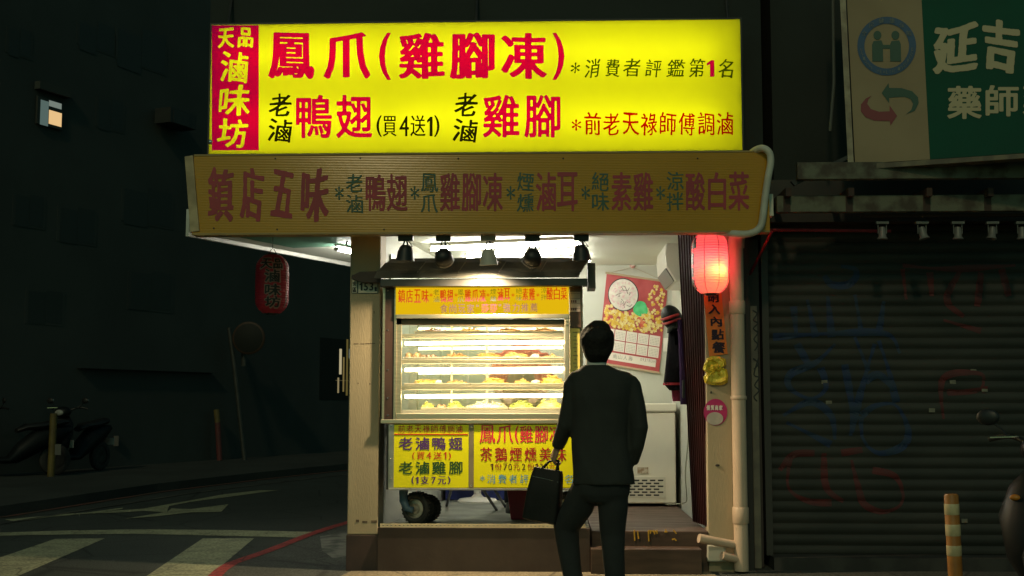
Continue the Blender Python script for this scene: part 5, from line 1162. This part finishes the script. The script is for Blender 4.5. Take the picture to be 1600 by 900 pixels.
for a_ in (an_l, an_r):
    s_ = MB(); s_.loft([[Vector((a_.x+rx*math.cos(t), a_.y+.06+ry*math.sin(t), z_)) for t in [2*math.pi*k/18 for k in range(18)]] for z_, rx, ry in ((.0, .046, .135), (.02, .05, .14), (.045, .046, .125), (.075, .038, .075))]); s_.build('shoe', mat('black_leather_shoe', (.01, .01, .01), rough=.25), man, smooth=True)
# briefcase
bc = thing('briefcase', 'soft black briefcase with two loop handles held by the man in the suit', 'bag', P(850, 812, YM+.14))
lth = mat('black_leather', (.010, .010, .009), (.014, .013, .012), sc=9, rough=.6, spec=.25, bump=.12, bsc=60)
Mb = Matrix.Translation(P(851, 772, YM+.14)) @ Matrix.Rotation(R(-13), 4, 'Z') @ Matrix.Rotation(R(9), 4, 'Y')
bb = MB(); rings = []
for z_, hx, hy in ((-.17, .094, .045), (-.16, .110, .06), (0, .106, .066), (.12, .094, .05), (.155, .086, .032)): rings.append(ring((0, 0, z_), hx, hy, 28, 7))
bb.loft(rings).xf(Mb).build('case', lth, bc, smooth=True)
MB().tube([Mb @ Vector(v) for v in ((-.085, -.049, .10), (0, -.053, .098), (.085, -.049, .092))], .003, n=6).build('zip', CHROME, bc)
grip = wr_l+Vector((-.35, .25, -.9)).normalized()*.075
grip = Vector((wr_l.x-.018, wr_l.y+.02, wr_l.z-.088))
for s in (-1, 1):
    A, B = Mb @ Vector((-.05, s*.035, .13)), Mb @ Vector((.06, s*.035, .13)); top = grip+Vector((0, s*.012, 0))
    MB().tube(smooth_path([A, A.lerp(top, .6)+Vector((-.012, 0, .01)), top+Vector((-.022, 0, 0)), top+Vector((.022, 0, 0)), B.lerp(top, .6)+Vector((.012, 0, .01)), B], 5), .0065, n=8).build('handle', lth, bc, smooth=True)
# shopkeeper behind the showcase
Yk = 1.35; kp = thing('person', 'shopkeeper in a red shirt standing behind the glass food case', 'person', (P(815, 600, Yk).x, Yk, ZF))
c0 = ORG[kp]+Vector((0, 0, .008)); b2 = MB(); Mk = headmesh(b2, c0+Vector((0, 0, 1.53)), R(180), 1)
b2.loft([ring((c0.x, Yk, c0.z+z_), rx, ry) for z_, rx, ry in ((1.48, .052, .055), (1.40, .056, .06), (1.36, .12, .08), (1.30, .16, .1), (1.05, .145, .1), (.88, .15, .1), (.80, .13, .09))])
for s in (-1, 1):
    limb(b2, [(c0+Vector((s*.165, 0, 1.31)), .046), (c0+Vector((s*.23, -.04, 1.06)), .036), (c0+Vector((s*.15, -.24, .95)), .025)]); hand(b2, c0+Vector((s*.15, -.24, .95)), (-s*.4, -.9, -.1), (0, -.1, 1), 1, .5, s)
    limb(b2, [(c0+Vector((s*.085, 0, .84)), .075), (c0+Vector((s*.09, -.01, .45)), .05), (c0+Vector((s*.09, 0, .06)), .036)])
b2.build('body', skin_m, kp, remesh=.0075)
h2 = MB(); h2.ell((0, -.015, .03), (.09, .11, .1), 24, 16); h2.xf(Mk).build('hair', hair_m, kp, smooth=True)
s2 = MB(); s2.loft([ring((c0.x, Yk, c0.z+z_), rx, ry, 24) for z_, rx, ry in ((1.40, .075, .075), (1.375, .13, .095), (1.32, .185, .12), (1.05, .168, .125), (.82, .175, .13))])
for s in (-1, 1): limb(s2, [(c0+Vector((s*.165, 0, 1.32)), .066), (c0+Vector((s*.20, -.02, 1.18)), .066), (c0+Vector((s*.225, -.03, 1.08)), .06)])
s2.build('shirt', mat('red_shirt', (.5, .035, .025), (.42, .03, .02), sc=7, rough=.85), kp, remesh=.011)
MB().loft([[c0+Vector((x_*w_, -.135-.02*(1-x_*x_), z_)) for x_ in (-1, -.5, 0, .5, 1)]+[c0+Vector((x_*w_, -.128-.02*(1-x_*x_), z_)) for x_ in (1, .5, 0, -.5, -1)] for z_, w_ in ((1.2, .09), (1.0, .15), (.9, .17), (.5, .18))]).build('apron', mat('brown_apron', (.12, .06, .035), rough=.9), kp)
t2 = MB(); t2.loft([ring((c0.x, Yk, c0.z+z_), rx, ry, 20) for z_, rx, ry in ((.9, .155, .11), (.8, .16, .115), (.74, .14, .1))])
for s in (-1, 1): limb(t2, [(c0+Vector((s*.085, 0, .82)), .088), (c0+Vector((s*.09, -.01, .45)), .065), (c0+Vector((s*.09, 0, .07)), .058)])
t2.build('trousers', mat('dark_trousers', (.02, .02, .03), rough=.9), kp, remesh=.012)
for s in (-1, 1): MB().loft([[c0+Vector((s*.09+rx*math.cos(t), -.05+ry*math.sin(t), z_-.001)) for t in [2*math.pi*k/14 for k in range(14)]] for z_, rx, ry in ((.0, .045, .13), (.04, .045, .125), (.08, .038, .07))]).build('shoe', BLK, kp, smooth=True)

# ================================================================= foreground right: marker post, scooter
mp_ = thing('marker_post', 'orange and cream banded flexible road marker post by the shutter', 'bollard', G(1496, 960))
b0 = ORG[mp_]; scl = lambda py: P(1488, py, b0.y)
tilt = (P(1486, 772, b0.y)-b0); ax = tilt.normalized(); Ht = tilt.length; rp = .0415
om = mat('orange_plastic', (.44, .18, .03), (.33, .13, .022), sc=8, rough=.5); cmn = mat('cream_reflector', (.62, .52, .3), (.5, .42, .24), sc=14, rough=.4)
MB().lathe([(rp, .03), (rp, Ht-.01), (rp-.006, Ht)], b0, ax, 26).build('post', om, mp_, smooth=True)
MB().lathe([(.10, 0), (.09, .02), (.05, .035)], b0, 'z', 26).build('base', om, mp_, smooth=True)
for a_, b_ in ((787, 804), (819, 837), (852, 868)):
    z0_, z1_ = Ht*(b0.z-0+(P(1488, b_, b0.y).z))/(tilt.z), Ht*P(1488, a_, b0.y).z/tilt.z
    MB().lathe([(rp+.0005, z0_), (rp+.002, z0_+.003), (rp+.002, z1_-.003), (rp+.0005, z1_)], b0, ax, 26).build('reflective_band', cmn, mp_, smooth=True)
def scooter(label, group=None):
    o = thing('motor_scooter', label, 'scooter', (0, 0, 0), group)
    pm = mat('dark_scooter_paint', (.008, .011, .012), (.006, .008, .009), sc=3, rough=.5, spec=.25)
    def wheel(x):
        w_ = MB().lathe([(.15, -.04), (.2, -.05), (.235, -.035), (.245, 0), (.235, .035), (.2, .05), (.15, .04)], (x, 0, .245), 'y', 32, caps=False).build('wheel', tyre, o, smooth=True)
        MB().lathe([(.02, -.03), (.06, -.045), (.15, -.03), (.155, .03), (.06, .045), (.02, .03)], (x, 0, .245), 'y', 24).build('rim', DARKMETAL, w_, smooth=True)
    wheel(-.62); wheel(.62)
    MB().loft([[Vector((x_+a*math.cos(t)*.25, b*math.sin(t), z_+.12*math.cos(t)*a)) for t in [2*math.pi*k/16 for k in range(16)]] for x_, z_, a, b in ((-.50, .22, .2, .10), (-.50, .42, .5, .21), (-.46, .62, .6, .25), (-.40, .78, .5, .20), (-.36, .88, .3, .11))]).build('leg_shield', pm, o, smooth=True)
    MB().loft([ring((-.62, 0, z_), rx, ry, 18) for z_, rx, ry in ((.32, .2, .07), (.43, .24, .085), (.49, .17, .07), (.515, .07, .03))]).build('front_fender', pm, o, smooth=True)
    MB().loft([[Vector((x_, hy*math.cos(t), z_+hz*math.sin(t))) for t in [2*math.pi*k/16 for k in range(16)]] for x_, z_, hy, hz in ((-.40, .26, .13, .05), (-.1, .25, .15, .05), (.05, .36, .14, .16), (.3, .52, .16, .2), (.6, .62, .15, .15), (.86, .70, .06, .05))]).build('body', pm, o, smooth=True)
    MB().loft([[Vector((x_, hy*math.cos(t), z_+hz*math.sin(t))) for t in [2*math.pi*k/14 for k in range(14)]] for x_, z_, hy, hz in ((.02, .70, .08, .04), (.15, .75, .13, .055), (.4, .77, .15, .06), (.7, .82, .12, .06), (.8, .83, .06, .03))]).build('seat', mat('seat_vinyl', (.012, .012, .012), rough=.5), o, smooth=True)
    for s in (-1, 1): MB().tube([(-.62, s*.06, .245), (-.56, s*.06, .55)], .022, n=10).build('fork', DARKMETAL, o)
    MB().tube(smooth_path([(-.2, -.34, 1.03), (-.26, -.2, 1.05), (-.36, 0, .98), (-.26, .2, 1.05), (-.2, .34, 1.03)]), .016, n=10).build('handlebar', BLK, o, smooth=True)
    MB().ell((-.38, 0, .98), (.11, .14, .09), 18, 12).build('headlight_cowl', pm, o, smooth=True)
    MB().ell((-.47, 0, .97), (.035, .08, .05), 14, 10).build('headlight', mat('lamp_glass', (.35, .35, .33), rough=.08, coat=.5), o, smooth=True)
    for s in (-1, 1):
        MB().tube(smooth_path([(-.28, s*.22, 1.05), (-.26, s*.27, 1.10), (-.27, s*.31, 1.13)]), .007, n=8).build('mirror_stem', BLK, o)
        m_ = MB().ell((-.27, s*.33, 1.16), (.022, .065, .048), 16, 10).build('mirror', BLK, o, smooth=True); MB().ell((-.254, s*.33, 1.16), (.008, .058, .041), 16, 10).build('mirror_glass', CHROME, m_, smooth=True)
        MB().tube([(-.3, s*.16, 1.05), (-.38, s*.30, 1.045)], .006, n=6).build('brake_lever', CHROME, o)
        MB().ell((-.5, s*.15, .72), (.02, .03, .018), 10, 6).build('indicator', mat('amber_lens', (.5, .18, .02), rough=.2), o, smooth=True)
    MB().box(.86, .87, -.1, .1, .42, .54).build('number_plate', mat('plate_pale', (.4, .4, .37), rough=.5), o)
    return o
sc0 = scooter('dark motor scooter parked at the right edge of the photo', 'parked motor scooters')
g_ = P(1600, 905, -2.0); sc0.location = (P(1622, 850, -2.0).x+.24, -1.75, 0); sc0.rotation_euler = (0, 0, R(58))

# ================================================================= across the side street
A0 = Vector((-8.8, 10, 0)); FN = Vector((KD.y, -KD.x, 0))       # facade line and its outward normal (towards the street)
def F_(px, py, off=0): return Vector(onplane([(px, py)], A0+FN*off, FN)[0])
ap = thing('apartment_building', 'dark apartment building across the side street with one lit window', 'building', A0)
fd = mat('night_facade', (.062, .072, .066), (.05, .058, .054), sc=.5, rough=.9, bump=.2, bsc=8)
fd2 = mat('night_facade_pale', (.066, .074, .066), (.055, .062, .055), sc=.5, rough=.9)
a_, b_ = A0-KD*16, A0+KD*34
MB().extr([a_, b_, b_-FN*12, a_-FN*12], (0, 0, 16)).build('wall', fd, ap)
def fbox(name, m, p0, p1, d0, d1, par=None):
    a, b = F_(*p0), F_(*p1); s0, s1 = (a-A0).dot(KD), (b-A0).dot(KD); q = lambda s, d, z: A0+KD*s+FN*d+Vector((0, 0, z))
    return MB().extr([q(s0, d0, b.z), q(s1, d0, b.z), q(s1, d1, b.z), q(s0, d1, b.z)], (0, 0, a.z-b.z)).build(name, m, par or ap)
dk = mat('dark_glass', (.045, .052, .05), rough=.5, spec=.25); frm = mat('window_frame_dark', (.045, .05, .046), rough=.6)
lw = fbox('window', frm, (56, 150), (94, 204), .01, .05)
fbox('pane', emit('lit_pane_cool', (.2, .3, .27), .42), (60, 156), (71, 198), .052, .056, lw)
fbox('pane', shader('lit_pane_warm', lambda N, L: _warm(N, L)) if False else emit('lit_pane_warm_glow', (1, .66, .3), .8), (73, 172), (92, 199), .052, .056, lw)
fbox('blind', emit('lit_blind_cool', (.35, .42, .36), .5), (73, 157), (92, 171.5), .052, .058, lw)
fbox('window_hood', fd2, (54, 139), (104, 143), .0, .12)
for x_, y_, w_, h_ in ((150, 150, 44, 60), (10, 40, 40, 55), (120, 30, 60, 60), (180, 40, 80, 80), (190, 290, 80, 70), (20, 300, 50, 60), (90, 320, 60, 66), (200, 420, 70, 70), (40, 450, 60, 60)):
    f_ = fbox('window', fd, (x_, y_), (x_+w_, y_+h_), .002, .006); fbox('pane', dk, (x_+4, y_+4), (x_+w_/2-1, y_+h_-4), .007, .009, f_); fbox('pane', dk, (x_+w_/2+2, y_+4), (x_+w_-4, y_+h_-4), .007, .009, f_)
fbox('shop_canopy', mat('canopy_dark', (.04, .042, .04), (.03, .03, .03), sc=2, rough=.8), (120, 575), (330, 583), .0, .12)
dr = fbox('glass_door', mat('door_glass_dark', (.02, .023, .022), rough=.5, spec=.2), (500, 527), (552, 625), .002, .006)
for x0_, y0_, x1_, y1_, c_, s_ in ((530, 545, 533, 585, (1, .85, .5), .55), (535.5, 558, 537, 612, (.8, .6, .2), .25), (541, 530, 542.5, 618, (.7, .55, .15), .18), (545, 545, 548, 560, (.7, .8, .75), .4), (527, 590, 529, 614, (1, .8, .4), .3), (524, 594, 552, 595.4, (.8, .65, .3), .25)):
    fbox('door_gleam', emit('door_gleam_%d' % int(x0_*10+y0_), c_, s_*.8), (x0_, y0_), (x1_, y1_), .007, .012, dr)  # golden gleams in the glass put in as emissive strips
acb = thing('air_conditioner_unit', 'dark outdoor air conditioner box hung on the far facade', 'air conditioner', F_(257, 205, .3))
fbox('case', mat('ac_unit_grey', (.03, .034, .032), (.024, .027, .026), sc=4, rough=.6), (239, 170), (279, 206), .05, .42, acb); fbox('fan_grille', dk, (243, 174), (268, 202), .422, .43, acb)
# street furniture over there
def pole(pts, r, name, label, cat, m, part='post'):
    o = thing(name, label, cat, pts[0]); MB().tube(pts, r, n=14).build(part, m, o, smooth=True); return o
g0 = G(79, 757); yo = pole([g0+Vector((0,0,.12)), Vector((P(84, 646, g0.y).x, g0.y, P(84, 646, g0.y).z))], .055, 'street_post', 'dull yellow post standing on the far pavement', 'post', mat('dull_yellow', (.17, .125, .03), (.11, .08, .025), sc=5, rough=.6))
MB().pbox((86, 694), (95, 711), g0.y-.02, .012).build('small_plate', mat('plate_dim', (.11, .11, .1), rough=.6), yo)
g1 = G(382, 728); mr = thing('traffic_mirror', 'round traffic mirror on a leaning grey pole across the street', 'traffic mirror', g1)
yy_ = g1.y; MB().tube([g1+Vector((0, 0, .12)), P(366, 570, yy_), P(358, 512, yy_)], .045, n=12).build('pole', mat('dim_pole', (.05, .052, .047), (.036, .038, .034), sc=5, rough=.5), mr, smooth=True)
MB().tube([P(381, 572, yy_+.1), P(381, 505, yy_+.1)], .05, n=12).build('arm', MATS['dim_pole'], mr)
MB().lathe([(.30, 0), (.33, .02), (.33, .05), (.30, .07)], P(388, 528, yy_-.1), 'y', 28).build('mirror_rim', mat('dim_orange', (.05, .026, .014), rough=.6), mr, smooth=True); MB().lathe([(.29, -.005), (.16, -.035), (.02, -.045)], P(388, 528, yy_-.1), 'y', 28).build('mirror_face', mat('mirror_dark', (.02, .022, .02), rough=.6, spec=.2), mr, smooth=True)
g2 = G(343, 729); rp2 = thing('striped_post', 'post painted yellow above and red below on the far pavement', 'post', g2)
yy_ = g2.y; zt2 = P(338, 640, yy_); zm = P(340, 660, yy_); MB().tube([g2+Vector((0, 0, .12)), zm], .055, n=12).build('lower_post', mat('dim_red', (.13, .03, .03), (.09, .03, .028), sc=4, rough=.6), rp2); MB().tube([zm+Vector((0, 0, .002)), zt2], .055, n=12).build('upper_post', mat('dull_yellow', (0,0,0)), rp2)
g3 = G(530, 704); hy = thing('fire_hydrant', 'small red and white hydrant at the far kerb beside the pillar', 'hydrant', g3)
yy_ = g3.y; c = Vector((g3.x, yy_, .12)); MB().lathe([(.09, 0), (.1, .03), (.075, .06), (.075, .5), (.09, .52), (.07, .62), (.02, .68)], c, 'z', 20).build('barrel', mat('hydrant_red', (.14, .025, .025), rough=.5), hy, smooth=True)
MB().tube([c+Vector((.0, -.02, .42)), c+Vector((.2, -.02, .42))], .055, n=14).build('outlet', mat('hydrant_white', (.3, .3, .27), rough=.5), hy); MB().pbox((526, 659), (529.5, 669), yy_, .03).build('marker', mat('hydrant_white', (0,0,0)), hy)
bt_ = thing('notice_board', 'small pale notice plate on a short stake near the far wall', 'sign', G(177, 740))
yy_ = ORG[bt_].y; MB().pbox((167, 681), (185, 697), yy_-.01, .012).build('plate', MATS['plate_dim'], bt_); MB().tube([Vector((P(176, 700, yy_).x, yy_+.012, .12)), P(176, 682, yy_+.012)], .015, n=8).build('stake', DARKMETAL, bt_)
for (px, py, rz), lab in zip(((20, 757, 40), (118, 750, 75)), ('dark scooter parked left of the yellow post across the street', 'dark scooter parked right of the yellow post across the street')):
    c_ = copy_tree(sc0); g_ = G(px, py); c_.location = (g_.x, g_.y, .12); c_.rotation_euler = (0, 0, R(rz)); c_['label'] = lab; c_['group'] = 'parked motor scooters'
# dark blocks closing the street behind
fb = thing('tower_block', 'dark block closing the far end of the side street', 'building', (12, 46, 0))
MB().box(-14, 40, 46, 56, 0, 24).build('wall', fd, fb)
for i in range(6):
    for j in range(4): MB().box(-10+i*7, -8.2+i*7, 45.95, 46.01, 3+j*4, 5+j*4).build('window', dk, fb)
tag(MB().lathe([(.20, 0), (.21, .012), (.17, .03), (.03, .036)], G(1256, 852), 'z', 32).build('drain_cover', mat('lid_dark', (.07, .065, .055), (.05, .045, .04), sc=8, rough=.6), smooth=True, loc=G(1256, 852)), 'round dark lid lying on the ground before the shutter', 'drain cover')
